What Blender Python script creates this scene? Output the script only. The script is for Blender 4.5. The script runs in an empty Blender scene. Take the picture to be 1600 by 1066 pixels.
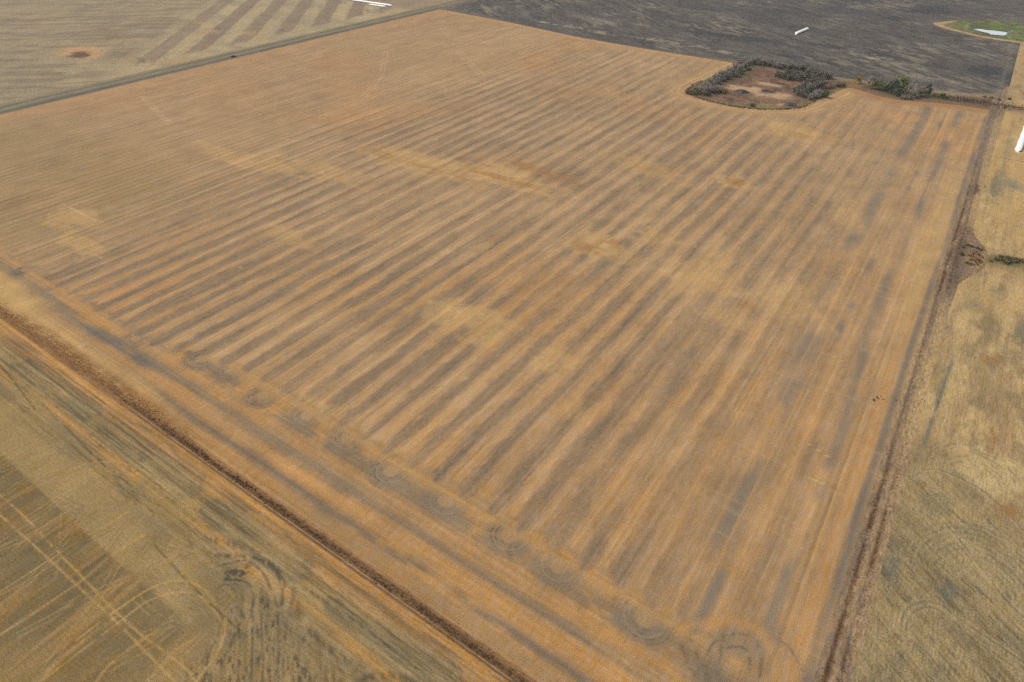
import bpy, bmesh, math, random
import numpy as np
from mathutils import Matrix, Vector

# ---------------------------------------------------------------- camera, sky, sun, exposure
# world frame in metres: x runs along the ditch (east), y runs along the seed rows (north), z is up.
scene = bpy.context.scene
COL = scene.collection
CAM_H = 210.0
cam_data = bpy.data.cameras.new('drone_camera')
cam_data.sensor_width = 36.0
cam_data.lens = 1010.65 / 1600 * 36
cam_data.clip_start = 1.0
cam_data.clip_end = 20000.0
cam = bpy.data.objects.new('drone_camera', cam_data)
COL.objects.link(cam)
right = Vector((0.82373372, 0.5667611, 0.01564002))
down = Vector((0.35378026, -0.49223888, -0.79532409))
fwd = Vector((-0.44306013, 0.66066841, -0.60598265))
m = Matrix.Identity(4)
for i in range(3):
    m[i][0] = right[i]; m[i][1] = -down[i]; m[i][2] = -fwd[i]
m.translation = (0, 0, CAM_H)
cam.matrix_world = m
scene.camera = cam

SUN_EL, SUN_ROT = math.radians(48), math.radians(250)
world = bpy.data.worlds.new('World')
scene.world = world
world.use_nodes = True
nt = world.node_tree
nt.nodes.clear()
sky = nt.nodes.new('ShaderNodeTexSky')
sky.sky_type = 'NISHITA'
sky.sun_disc = False
sky.sun_elevation = SUN_EL
sky.sun_rotation = SUN_ROT
sky.dust_density = 4.0
hsv = nt.nodes.new('ShaderNodeHueSaturation')          # a high thin overcast: the blue is washed out
hsv.inputs['Saturation'].default_value = 0.22
bg = nt.nodes.new('ShaderNodeBackground')
bg.inputs['Strength'].default_value = 0.142
wout = nt.nodes.new('ShaderNodeOutputWorld')
nt.links.new(sky.outputs[0], hsv.inputs['Color'])
nt.links.new(hsv.outputs[0], bg.inputs['Color'])
nt.links.new(bg.outputs[0], wout.inputs['Surface'])

sun_data = bpy.data.lights.new('sun', 'SUN')
sun_data.energy = 1.5
sun_data.angle = math.radians(11)
sun_data.color = (1.0, 0.95, 0.88)
sun = bpy.data.objects.new('sun', sun_data)
sd = Vector((math.sin(SUN_ROT) * math.cos(SUN_EL), math.cos(SUN_ROT) * math.cos(SUN_EL), math.sin(SUN_EL)))
sun.rotation_euler = sd.to_track_quat('Z', 'Y').to_euler()
sun.location = (0, 0, 400)
COL.objects.link(sun)

scene.view_settings.view_transform = 'Standard'
scene.view_settings.look = 'None'
scene.view_settings.exposure = 0.13
scene.view_settings.gamma = 1.0
scene.view_settings.use_curve_mapping = False
scene.cycles.volume_bounces = 0
scene.cycles.max_bounces = 6
scene.cycles.use_denoising = False

rng = random.Random(11)
K = 1.30            # light reaching level ground: albedo = pictured colour / K


# ---------------------------------------------------------------- helpers
def srgb(r, g, b):
    c = np.array([r, g, b], dtype=np.float32) / 255.0
    return np.where(c <= 0.04045, c / 12.92, ((c + 0.055) / 1.055) ** 2.4).astype(np.float32)


def A(r, g, b):
    return srgb(r, g, b) / K


def hash2(ix, iy, seed):
    h = (ix.astype(np.int64) * 374761393 + iy.astype(np.int64) * 668265263 + seed * 974634777) & 0xFFFFFFFF
    h = ((h ^ (h >> 13)) * 1274126177) & 0xFFFFFFFF
    h = ((h ^ (h >> 16)) * 2246822519) & 0xFFFFFFFF
    return ((h ^ (h >> 15)) & 0xFFFFFF).astype(np.float32) / float(0xFFFFFF)


def vn(x, y, seed):
    ix = np.floor(x); iy = np.floor(y)
    fx = (x - ix).astype(np.float32); fy = (y - iy).astype(np.float32)
    fx = fx * fx * (3 - 2 * fx); fy = fy * fy * (3 - 2 * fy)
    a = hash2(ix, iy, seed); b = hash2(ix + 1, iy, seed)
    c = hash2(ix, iy + 1, seed); d = hash2(ix + 1, iy + 1, seed)
    return (a + (b - a) * fx) * (1 - fy) + (c + (d - c) * fx) * fy


def fbm(x, y, seed, octs=3):
    s = 0; amp = 1; tot = 0
    for i in range(octs):
        s = s + amp * vn(x, y, seed + 17 * i); tot += amp
        x = x * 2.03 + 5.1; y = y * 2.03 + 1.7; amp *= 0.55
    return s / tot


def ss(a, b, x):
    t = np.clip((x - a) / (b - a), 0, 1)
    return t * t * (3 - 2 * t)


def mix(c, col, m_):
    m_ = np.clip(m_, 0, 1)[:, None]
    return c * (1 - m_) + col * m_


def bump_at(x, c, w):
    return np.exp(-((x - c) / w) ** 2)


def seg_dist(u, v, pts, closed=False):
    d = np.full(u.shape, 1e9, dtype=np.float32)
    n = len(pts)
    for i in range(n if closed else n - 1):
        ax, ay = pts[i]; bx, by = pts[(i + 1) % n]
        dx, dy = bx - ax, by - ay
        L2 = dx * dx + dy * dy + 1e-9
        t = np.clip(((u - ax) * dx + (v - ay) * dy) / L2, 0, 1)
        d = np.minimum(d, np.hypot(u - ax - t * dx, v - ay - t * dy))
    return d


def inside(u, v, poly):
    r = np.zeros(u.shape, bool)
    n = len(poly)
    for i in range(n):
        x1, y1 = poly[i]; x2, y2 = poly[(i + 1) % n]
        if y1 == y2:
            continue
        cross = ((y1 > v) != (y2 > v)) & (u < (x2 - x1) * (v - y1) / (y2 - y1) + x1)
        r ^= cross
    return r


def smooth_line(pts, n=6):
    out = []
    P = [pts[0]] + list(pts) + [pts[-1]]
    for i in range(1, len(P) - 2):
        p0, p1, p2, p3 = (np.array(q) for q in P[i - 1:i + 3])
        for k in range(n):
            t = k / n
            out.append(tuple(0.5 * ((2 * p1) + (-p0 + p2) * t + (2 * p0 - 5 * p1 + 4 * p2 - p3) * t * t + (-p0 + 3 * p1 - 3 * p2 + p3) * t ** 3)))
    out.append(tuple(pts[-1]))
    return out


def near_line(u, v, pts, pad):
    """distance to a line, worked out only for the vertices near it"""
    P = np.array(pts)
    d = np.full(u.shape, 1e6, dtype=np.float32)
    k = (u > P[:, 0].min() - pad) & (u < P[:, 0].max() + pad) & (v > P[:, 1].min() - pad) & (v < P[:, 1].max() + pad)
    if k.any():
        d[k] = seg_dist(u[k], v[k], pts)
    return d


def blob(u, v, c, ru, rv, seed, rough=0.5):
    d = np.hypot((u - c[0]) / ru, (v - c[1]) / rv)
    k = d < 2.2
    o = np.zeros(u.shape, dtype=np.float32)
    if k.any():
        o[k] = ss(1.15, 0.45, d[k] + rough * (fbm(u[k] / (0.5 * ru), v[k] / (0.5 * rv), seed) - 0.5) * 2)
    return o


def terrain(u, v):
    z = 0.0 * u
    z = z - 0.30 * bump_at(v, 84.0, 1.4) * ss(20, 26, -u + 40)           # ditch along the near edge of the field
    z = z - 0.22 * (bump_at(u, 29.0, 0.7) + bump_at(u, 33.0, 0.7))       # wheel ruts of the trail
    z = z + 0.45 * bump_at(u, -766.5, 4.0) - 0.5 * bump_at(u, -757.5, 2.2) - 0.5 * bump_at(u, -775.5, 2.2)
    z = z - 1.2 * np.exp(-(((u + 185) / 48) ** 2 + ((v - 770) / 60) ** 2) ** 1.5)   # the slough basin
    z = z - 0.9 * np.exp(-(((u - 10) / 70) ** 2 + ((v - 1310) / 45) ** 2) ** 1.5)
    return z


def link(o, parent=None):
    COL.objects.link(o)
    if parent:
        o.parent = parent
    return o


def mesh_from(name, V, F, material, smooth=True, cols=None):
    me = bpy.data.meshes.new(name)
    V = np.asarray(V, dtype=np.float32); F = np.asarray(F, dtype=np.int32)
    nf, k = F.shape
    me.vertices.add(len(V)); me.vertices.foreach_set('co', V.ravel())
    me.loops.add(nf * k); me.loops.foreach_set('vertex_index', F.ravel())
    me.polygons.add(nf); me.polygons.foreach_set('loop_start', np.arange(0, nf * k, k, dtype=np.int32))
    me.update(calc_edges=True)
    if smooth:
        me.polygons.foreach_set('use_smooth', np.ones(nf, dtype=bool))
    if cols is not None:
        ca = me.color_attributes.new('Col', 'FLOAT_COLOR', 'POINT')
        c4 = np.ones((len(V), 4), dtype=np.float32); c4[:, :3] = cols
        ca.data.foreach_set('color', c4.ravel())
    me.materials.append(material)
    return me


def node_mat(name):
    mt = bpy.data.materials.new(name); mt.use_nodes = True
    n = mt.node_tree.nodes; l = mt.node_tree.links
    return mt, n, l, n['Principled BSDF']


def soil_mat(name, fine=1.2, streak=(1.6, 0.16), amt=0.32, amt2=0.35, speck=0.0, speck_sc=(0.9, 0.9), rot=0.0, coarse=0.12, bump=0.25):
    """ground cover: the crop colours laid down per vertex, broken up by straw, clods and rows"""
    mt, n, l, b = node_mat(name)
    at = n.new('ShaderNodeAttribute'); at.attribute_name = 'Col'
    geo = n.new('ShaderNodeNewGeometry')

    def noise(sc, detail, scale3, rotz=0.0, rough=0.6):
        mp = n.new('ShaderNodeMapping'); mp.inputs['Scale'].default_value = scale3
        if rotz:
            rt = n.new('ShaderNodeMapping'); rt.inputs['Rotation'].default_value = (0, 0, rotz)
            l.new(geo.outputs['Position'], rt.inputs[0]); l.new(rt.outputs[0], mp.inputs[0])
        else:
            l.new(geo.outputs['Position'], mp.inputs[0])
        t = n.new('ShaderNodeTexNoise'); t.inputs['Scale'].default_value = sc
        t.inputs['Detail'].default_value = detail; t.inputs['Roughness'].default_value = rough
        l.new(mp.outputs[0], t.inputs['Vector'])
        return t

    def rng_(src, a, b_, lo=0.3, hi=0.7):
        r = n.new('ShaderNodeMapRange'); r.inputs[1].default_value = lo; r.inputs[2].default_value = hi
        r.inputs[3].default_value = a; r.inputs[4].default_value = b_
        l.new(src, r.inputs[0]); return r.outputs[0]

    def mul(a, b_):
        q = n.new('ShaderNodeMath'); q.operation = 'MULTIPLY'; l.new(a, q.inputs[0]); l.new(b_, q.inputs[1]); return q.outputs[0]

    n1 = noise(fine, 4.0, (1, 1, 1), 0, 0.7)
    n2 = noise(1.0, 3.0, (streak[0], streak[1], 1), rot)
    n3 = noise(0.06, 4.0, (1, 0.6, 1), rot)
    f = mul(mul(rng_(n1.outputs['Fac'], 1 - amt, 1 + amt), rng_(n2.outputs['Fac'], 1 - amt2, 1 + amt2)),
            rng_(n3.outputs['Fac'], 1 - coarse, 1 + coarse))
    if speck:
        n4 = noise(1.0, 2.0, (speck_sc[0], speck_sc[1], 1))
        f = mul(f, rng_(n4.outputs['Fac'], 1.0 - speck, 1.0, 0.30, 0.38))
    vm = n.new('ShaderNodeVectorMath'); vm.operation = 'SCALE'
    l.new(at.outputs['Color'], vm.inputs[0]); l.new(f, vm.inputs['Scale'])
    # a slight shift between straw yellow and grey soil
    hs = n.new('ShaderNodeHueSaturation')
    n5 = noise(0.35, 3.0, (1.5, 0.4, 1), rot)
    l.new(rng_(n5.outputs['Fac'], 0.88, 1.09), hs.inputs['Saturation'])
    l.new(vm.outputs[0], hs.inputs['Color'])
    l.new(hs.outputs[0], b.inputs['Base Color'])
    b.inputs['Roughness'].default_value = 0.95
    b.inputs['Specular IOR Level'].default_value = 0.1
    bp = n.new('ShaderNodeBump'); bp.inputs['Strength'].default_value = bump; bp.inputs['Distance'].default_value = 0.3
    l.new(n1.outputs['Fac'], bp.inputs['Height']); l.new(bp.outputs[0], b.inputs['Normal'])
    return mt


def sheet(name, patches, colfn, material, dz=0.0, keep=None, kind='structure'):
    """a ground sheet made of grids; each patch is (U, V) 2-d arrays of metre positions"""
    VV, FF, CC = [], [], []
    off = 0
    for U, W in patches:
        nu, nv = U.shape
        u = U.ravel().astype(np.float32); v = W.ravel().astype(np.float32)
        idx = np.arange(nu * nv).reshape(nu, nv)
        F = np.stack([idx[:-1, :-1], idx[1:, :-1], idx[1:, 1:], idx[:-1, 1:]], -1).reshape(-1, 4)
        if keep is not None:
            k = keep(u, v)
            F = F[k[F].all(1)]
        used = np.zeros(len(u), bool); used[F] = True
        remap = np.cumsum(used) - 1
        u, v = u[used], v[used]
        VV.append(np.stack([u, v, terrain(u, v) + dz], -1)); CC.append(colfn(u, v))
        FF.append(remap[F] + off); off += len(u)
    me = mesh_from(name, np.concatenate(VV), np.concatenate(FF), material, True, np.concatenate(CC))
    o = link(bpy.data.objects.new(name, me))
    o['kind'] = kind
    return o


def grid(u0, u1, du, v0, v1, dv):
    return np.meshgrid(np.linspace(u0, u1, max(2, int(round((u1 - u0) / du)) + 1)),
                       np.linspace(v0, v1, max(2, int(round((v1 - v0) / dv)) + 1)), indexing='ij')


def mapped(u0, u1, du, lo, hi, dv):
    """grid whose lower and upper edges follow functions of u"""
    us = np.linspace(u0, u1, int(round((u1 - u0) / du)) + 1)
    a, b = lo(us), hi(us)
    nv = max(2, int(round(np.max(b - a) / dv)) + 1)
    t = np.linspace(0, 1, nv)
    return np.repeat(us[:, None], nv, 1), a[:, None] * (1 - t) + b[:, None] * t


def curve(pts):
    P = np.array(sorted(pts))
    return lambda x: np.interp(x, P[:, 0], P[:, 1])


def thing(name, label, cat, loc=(0, 0, 0), rotz=0.0, group=None):
    o = bpy.data.objects.new(name, None)
    o.empty_display_size = 0.5
    link(o); o.location = loc; o.rotation_euler = (0, 0, rotz)
    o['label'] = label; o['category'] = cat
    if group: o['group'] = group
    return o


def part(name, me, parent):
    return link(bpy.data.objects.new(name, me), parent)


def dup(root, loc, rotz, scale, label, group):
    r = root.copy(); COL.objects.link(r)
    r.location = loc; r.rotation_euler = (0, 0, rotz); r.scale = scale
    r['label'] = label
    if group: r['group'] = group
    for ch in root.children:
        c = ch.copy(); COL.objects.link(c); c.parent = r
    return r


# ---------------------------------------------------------------- outlines of the land
SLOUGH = smooth_line([(-253.0, 709.9), (-238.4, 701.0), (-216.4, 695.7), (-195.5, 695.6), (-180.5, 699.2), (-162.0, 708.1), (-146.5, 722.5), (-134.8, 739.4),
          (-127.9, 774.6), (-121.1, 799.7), (-114.6, 834.6), (-100.4, 848.7), (-101.2, 870.2), (-122.3, 870.2), (-145.3, 875.9), (-180.4, 884.0), (-213.6, 887.8), (-237.9, 888.1), (-247.0, 854.1),
          (-255.4, 776.9), (-257.8, 736.4), (-253.0, 709.9)], 4)
GREEN = smooth_line([(-85.5, 1296.5), (-68.1, 1335.1), (-33.6, 1375.8), (1.4, 1391.7), (60, 1395), (90, 1340), (80, 1260), (42.6, 1232.1), (-5.2, 1233.7), (-40.1, 1253.1), (-68.5, 1275.0), (-85.5, 1296.5)], 4)
far_edge = curve([(-900, 897), (-728, 892), (-603, 882), (-477, 864), (-380, 862), (-310, 864), (-262, 866), (-235, 862), (-120, 846),
                  (-105, 842), (-80, 829), (-60, 826), (-40, 832), (-25, 840), (0, 847), (27, 849), (45, 850), (200, 850)])
plow_edge = curve([(-900, 915), (-735, 912), (-603, 885), (-540, 876), (-477, 867), (-380, 866), (-310, 869), (-255, 876), (-137, 874),
                   (-80, 882), (-30, 890), (0, 898), (18, 908), (26, 918), (33, 938), (38, 962)])
EAST = curve([(-60, 36.5), (40, 36.5), (139, 36.5), (300, 36.0), (400, 36.5), (440, 38), (458, 45), (470, 49), (498, 49), (508, 44), (522, 38.5), (560, 38), (700, 38.5), (850, 40), (900, 38.3), (1500, 38.3)])


# ---------------------------------------------------------------- main stubble field
GOLD_N, GOLD_F = A(184, 141, 90), A(174, 141, 101)
DARK_N, DARK_F = A(140, 117, 91), A(146, 123, 96)
ORANGE = A(188, 141, 88)
PALE = A(205, 176, 126)
GREYD = A(122, 106, 88)
SOIL = A(88, 66, 48)
PATCHES = [  # low, ripe spots where the light and dark bands fade out
    ((-361.5, 380.6), 60, 16, 1.0), ((-282.1, 406.7), 55, 18, 1.0), ((-168.4, 348.6), 26, 22, 1.0), ((-122.7, 657.1), 30, 26, 0.9),
    ((-182.0, 232.5), 30, 18, 1.0), ((-128.5, 228.8), 14, 12, 0.9), ((-126.7, 506.5), 16, 14, 0.9), ((-93.1, 356.0), 26, 30, 0.9),
    ((-410.5, 327.3), 55, 16, 0.8), ((-472.3, 306.5), 55, 14, 0.7), ((-484.8, 166.1), 26, 14, 0.9), ((-441.5, 152.2), 26, 10, 0.9), ((-197.8, 490.9), 40, 18, 0.7),
    ((-43.8, 356.2), 20, 26, 0.8), ((-341.4, 236.4), 30, 9, 0.7), ((-196.5, 133.1), 14, 8, 0.8), ((-98.4, 654.0), 24, 20, 0.6), ((-348.9, 398.7), 50, 10, 0.8),
    ((-39.4, 506.6), 14, 30, 0.6), ((11.0, 483.0), 9, 60, 0.9), ((-142.0, 382.3), 20, 14, 0.7), ((-98.8, 202.7), 8, 8, 0.6), ((-64.0, 325.3), 14, 16, 0.6)]
BROWNS = [((-171.4, 341.0), 12, 7, 0.9), ((-260.7, 430.7), 40, 7, 0.8), ((-278.5, 401.5), 34, 6, 0.9), ((-127.6, 508.9), 8, 9, 0.9), ((-159.2, 358.6), 9, 6, 0.7),
          ((-361.5, 380.6), 60, 5, 0.5), ((-62.1, 336.3), 6, 6, 0.7), ((-120.2, 648.1), 22, 9, 0.5), ((-70.4, 483.8), 14, 20, 0.35)]
ARC_C = [(-436.8, 110.9), (-397.5, 108.7), (-316.8, 111.6), (-273.8, 121.4), (-253.7, 123.4), (-226.0, 121.2), (-198.1, 124.1), (-172.5, 125.0), (-143.6, 122.0), (-114.8, 122.9), (-84.3, 124.1), (-61.9, 123.8), (-27.3, 123.4)]
ARC_R = [5, 6, 7, 9, 7, 8, 8, 9, 9, 9, 9, 9, 10]
WHEEL = [  # pale wheel tracks that cross the bands
    ([(-570.6, 703.8), (-468.4, 621.5)], 0.9), ([(-568.8, 709.5), (-468.0, 628.4)], 0.9), ([(-635.7, 639.4), (-573.1, 567.0), (-534.5, 507.8), (-508.6, 458.8)], 0.9), ([(-631.9, 642.5), (-569.6, 569.7), (-530.7, 510.7), (-505.5, 461.2)], 0.9),
    ([(-294.4, 418.8), (-271.7, 388.3)], 0.6), ([(-291.5, 421.0), (-268.4, 390.7)], 0.6), ([(-508.7, 173.8), (-466.0, 173.9)], 0.8),
    ([(-387.6, 774.4), (-368.7, 758.8), (-363.6, 737.4)], 0.8), ([(-307.8, 653.4), (-285.0, 611.7), (-282.0, 589.2)], 0.8),
    ([(3.7, 417.0), (13.2, 426.6), (14.5, 448.7), (10.9, 461.3)], 0.35), ([(-346.7, 379.8), (-319.2, 379.1), (-296.9, 387.8), (-277.6, 391.4)], 0.6),
    ([(-350.4, 193.0), (-340.5, 193.3), (-331.5, 192.1)], 0.4), ([(-704.1, 348.8), (-629.6, 324.8), (-610.8, 320.8)], 0.8), ([(-701.1, 351.1), (-626.7, 327.0), (-607.9, 322.9)], 0.8)]
DARKW = [([(-3.0, 243.9), (9.6, 240.3)], 0.3), ([(0.5, 224.1), (9.0, 223.7)], 0.3), ([(-9.2, 316.3), (-0.7, 313.9)], 0.3), ([(-19.6, 281.8), (-10.3, 281.5)], 0.3)]


def field_colour(u, v):
    n = len(u)
    far = ss(180, 620, np.hypot(u, v))[:, None]
    gold = GOLD_N * (1 - far) + GOLD_F * far
    dark = DARK_N * (1 - far) + DARK_F * far
    w1 = fbm(u / 22, v / 45, 1, 3) - 0.5
    w2 = fbm(u / 5, v / 14, 2, 3) - 0.5
    w3 = fbm(u / 2.2, v / 5, 3, 2) - 0.5
    ph = (u + 179.8 + 4.6 * w1 + 1.7 * w2 + 0.9 * w3) / 13.85
    k = np.floor(ph + 0.5)
    c = np.cos(2 * np.pi * ph) - 0.25 * np.sin(2 * np.pi * ph)
    per = hash2(k, k * 0 + 3, 9)                                       # every band its own strength
    along = fbm(k * 7.3 + u / 60, v / 42, 12, 3)
    thr = -0.12 - 0.18 * ss(-190, -90, u) + 2.1 * (0.5 - along) + 0.6 * (per - 0.5)
    w4 = fbm(u / 1.3, v / 2.2, 4, 2) - 0.5
    band = ss(-1.0, 0.8, c - thr + 0.8 * w2 + 0.8 * w3 + 0.5 * w4)
    # where the bands are strong
    env = ss(-560, -385, u + 40 * w1) * (1 - 0.45 * ss(420, 800, v))
    env = env * (1 - 0.25 * ss(-60, -10, u))
    env = np.maximum(env, 0.22)
    env = env * (0.58 + 0.52 * ss(0.25, 0.62, fbm(u / 55, v / 60, 21, 3)))
    band = band * np.clip(env, 0, 1) * (0.90 - 0.22 * ss(-170, -60, u))
    col = gold.copy()
    # fine seeded rows: thin pale and brown lines along v
    row = fbm(u / 2.6 + 0.6 * w1, v / 130, 31, 3) - 0.5
    row2 = fbm(u / 1.1, v / 70, 33, 2) - 0.5
    fine = (1.1 * row + 0.6 * row2)
    mott = fbm(u / 1.0, v / 1.6, 35, 2) - 0.5
    row3 = fbm(u / 0.75, v / 150, 36, 2) - 0.5
    row4 = np.sin(2 * np.pi * (u + 0.6 * w1) / 6.92) * (fbm(u / 12, v / 160, 37, 2)) * ss(-330, -440, u)
    lines = 1 + (0.24 + 0.25 * ss(-60, 0, u)) * fine + 0.34 * row3 + 0.10 * row4 + (0.10 + 0.16 * band) * mott * 1.5
    tint = fbm(u / 90, v / 70, 40, 3)
    col = mix(col, A(184, 150, 109), ss(0.45, 0.75, tint) * 0.8)
    col = mix(col, A(190, 142, 92), ss(0.5, 0.25, tint) * 0.6)
    dvar = fbm(u / 40, v / 60, 44, 2)[:, None]
    dk = dark * (0.90 + 0.22 * dvar) * np.array([1.03, 1.0, 0.97]) ** ((dvar - 0.5) * 4)
    bm = band[:, None]
    col = col * (1 - bm) + dk * bm
    # darker core inside some bands
    core = ss(0.55, 1.0, c + 0.5 * w2) * ss(0.5, 0.72, fbm(u / 8 + k, v / 22, 50, 3)) * np.clip(env * 1.2, 0, 1)
    col = mix(col, GREYD, 0.5 * core)
    # upper left: calmer, browner stubble
    ul = ss(-420, -560, u + 0.18 * (v - 300))
    col = mix(col, A(166, 134, 97), 0.5 * ul)
    ol = ss(-380, -520, u) * ss(330, 200, v)
    col = mix(col, A(152, 127, 86), 0.6 * ol * (0.5 + fbm(u / 40, v / 20, 55)))
    # ripe patches
    for i, (cc, ru, rv, s) in enumerate(PATCHES):
        b = blob(u, v, cc, ru, rv, 60 + i, 0.7)
        col = mix(col, A(194, 156, 102), 0.72 * s * b)
    for i, (cc, ru, rv, s) in enumerate(BROWNS):
        b = blob(u, v, cc, ru, rv, 90 + i, 0.9)
        col = mix(col, A(158, 112, 66), 0.72 * s * b * (0.6 + 1.2 * np.clip(row + 0.3, 0, 1)))
    col = col * lines[:, None]
    # thin pale drill-row lines, spaced by the seeder's width
    ln = bump_at((u + 2.0 + 0.8 * w1) % 6.92 - 3.46, 0, 0.42) * ss(0.42, 0.6, fbm(u / 9, v / 90, 61, 2))
    col = mix(col, PALE, 0.35 * ln * (0.35 + 0.65 * ss(-90, -20, u)))

    # --- right-hand headland passes (x > -45)
    r = ss(-50, -20, u)
    wr = u + 3.0 * (fbm(u / 12, v / 60, 70, 3) - 0.5)
    col = mix(col, A(178, 141, 98), 0.30 * r)
    b1 = bump_at(wr, 1.5 + 7 * ss(420, 220, v), 3.0) * ss(0.30, 0.55, fbm(u / 20, v / 50, 71))
    b2 = bump_at(wr, -28 + 11 * ss(430, 200, v), 5.5) * ss(0.34, 0.6, fbm(u / 20, v / 40, 72))
    b3 = bump_at(wr, -11, 2.2) * ss(0.5, 0.62, fbm(u / 20, v / 36, 73))
    col = mix(col, A(128, 116, 100), 0.80 * np.maximum(np.maximum(b1, b2), b3))
    col = mix(col, ORANGE, 0.5 * bump_at(wr, 18.8, 2.4) * ss(560, 300, v) * (0.5 + fbm(u / 6, v / 40, 74)))
    col = mix(col, A(188, 156, 104), 0.7 * bump_at(wr, 17, 5) * ss(300, 430, v) * ss(700, 560, v))
    g_ = bump_at(wr, 24.4, 1.9)
    col = mix(col, A(122, 112, 98), 0.85 * g_ * ss(0.25, 0.55, fbm(u / 12, v / 40, 75) + 0.15 * ss(360, 300, v)))
    for x0, s in ((14.2, 0.9), (11.3, 0.45), (-3.5, 0.35), (-14.5, 0.4), (-21.0, 0.35), (21.5, 0.4)):
        col = mix(col, A(206, 158, 92), s * bump_at(u + 0.5 * w1, x0, 0.45) * ss(0.3, 0.5, fbm(u / 30, v / 50, 76)))
    # cross marks of the drill turning on the right headland
    cr = ss(0.70, 0.82, fbm((u + 0.6 * v) / 30, v / 1.3, 77, 2)) * r
    col = mix(col, A(198, 160, 108), 0.22 * cr)

    # --- near headland, worked parallel to the ditch
    h = v + 2.2 * (fbm(u / 30, v / 8, 80, 3) - 0.5) + 1.2 * (fbm(u / 7, v / 3, 81, 2) - 0.5)
    tip = 3.5 * np.cos(2 * np.pi * ph) + 6 * (fbm(u / 9, v / 30, 82) - 0.5)       # dark bands end in rounded tips
    edge = 133 - 15 * ss(-240, -310, u) - tip * 0.7
    hm = ss(edge + 1.5, edge - 2.0, v) * ss(30, 14, u)
    hc = np.repeat(A(184, 139, 83)[None, :], n, 0)
    hc = mix(hc, A(168, 134, 92), ss(0.35, 0.65, fbm(u / 40, v / 6, 83, 3)))
    brk = fbm(u / 26, v / 7, 84, 3)
    brk2 = fbm(u / 22, v / 7, 85, 3)
    hc = mix(hc, A(122, 106, 88), 0.92 * bump_at(h, 96.0, 2.6) * ss(0.18, 0.42, brk))
    hc = mix(hc, A(134, 115, 92), 0.85 * bump_at(h, 107.8, 2.9) * ss(0.22, 0.5, brk2))
    hc = mix(hc, A(138, 118, 93), 0.8 * bump_at(h, 120.5, 4.4) * ss(0.28, 0.5, fbm(u / 14, v / 8, 86, 3)))
    hc = mix(hc, A(140, 122, 98), 0.55 * bump_at(h, 112.5, 1.0) * ss(0.45, 0.6, fbm(u / 40, v / 7, 87)))
    hc = mix(hc, ORANGE, 0.6 * bump_at(h, 114.0, 1.6) * (0.4 + fbm(u / 30, v / 9, 88)))
    hc = mix(hc, ORANGE, 0.6 * bump_at(h, 101.5, 2.4) * (0.4 + fbm(u / 30, v / 9, 89)))
    hc = mix(hc, A(190, 146, 88), 0.5 * bump_at(h, 128.5, 3.2))
    hc = mix(hc, A(160, 124, 82), 0.6 * bump_at(h, 89, 2.4) * (0.4 + fbm(u / 20, v / 5, 90)))
    hc = mix(hc, A(180, 144, 96), 0.8 * ss(-262, -285, u) * ss(100, 97, h))
    hc = mix(hc, A(114, 106, 95), 0.92 * bump_at(h, 105.0 + 0.02 * (u + 330), 3.0) * ss(-278, -296, u) * ss(-425, -400, u) * (0.55 + 0.45 * ss(0.25, 0.5, brk)))
    hc = mix(hc, A(112, 104, 95), 0.85 * blob(u, v, (-436.0, 108.7), 7, 3.5, 96, 0.5))
    # dry golden weeds on the far left end of the ditch bank
    wd = ss(-225, -280, u) * bump_at(h, 88.5, 3.4)
    hc = mix(hc, A(150, 110, 64), 0.95 * wd * ss(0.25, 0.55, fbm(u / 9, v / 3, 91, 3)))
    hc = mix(hc, A(196, 156, 98), 0.6 * ss(-225, -280, u) * bump_at(h, 94.5, 2.0))
    hc = mix(hc, A(205, 180, 130), 0.9 * ss(0.66, 0.74, fbm(u / 4, v / 1.2, 92, 2)) * bump_at(v, 87.0, 1.6) * ss(-225, -300, u) * ss(-345, -310, u))
    hl = fbm(u / 90, v / 0.9, 93, 3) - 0.5
    hm2 = fbm(u / 1.2, v / 0.9, 95, 2) - 0.5
    hc = hc * (1 + 0.36 * hl + 0.22 * hm2)[:, None]
    hc = mix(hc, A(196, 160, 100), 0.8 * ss(-365, -410, u) * ss(112, 98, v) * (0.4 + fbm(u / 12, v / 5, 94)))
    col = mix(col, hc, hm)
    # loops of the swather at the ends of its passes
    for i, (ac, ar) in enumerate(zip(ARC_C, ARC_R)):
        du = u - ac[0]; dv = v - (ac[1] + 2.5)
        kk = (np.abs(du) < 16) & (np.abs(dv) < 16)
        if not kk.any():
            continue
        x = du[kk] * 0.92; y = dv[kk]
        rr = np.hypot(x, y) + 0.6 * (fbm(u[kk] / 3, v[kk] / 3, 100 + i) - 0.5)
        low = ss(3.0, -1.5, y + 0.25 * x)
        soft = ss(ar + 2.5, ar - 1.5, rr) * ss(5, -1, y)
        sub = col[kk]
        sub = mix(sub, A(132, 117, 98), 0.55 * soft * (0.5 + fbm(u[kk] / 5, v[kk] / 5, 360 + i)))
        sub = mix(sub, A(176, 142, 98), 0.6 * ss(ar * 0.42, ar * 0.25, rr))
        ring = np.zeros(rr.shape, dtype=np.float32)
        for q, f_ in enumerate((0.42, 0.58, 0.74, 0.9, 1.06)):
            ring = np.maximum(ring, bump_at(rr, ar * f_, 0.34) * (1.0 if q < 3 else 0.6))
        ring = ring * low * ss(0.40, 0.66, fbm(u[kk] / 1.8, v[kk] / 1.8, 140 + i)) * ss(0.3, 0.6, fbm(u[kk] / 6, v[kk] / 6, 340 + i) + 0.12)
        sub = mix(sub, A(78, 73, 67), (0.85, 0.35, 0.6, 0.8, 0.3)[i % 5] * ring)
        sub = mix(sub, A(176, 150, 112), 0.35 * low * bump_at(rr, ar * 0.66, 0.3))
        col[kk] = sub
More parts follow.
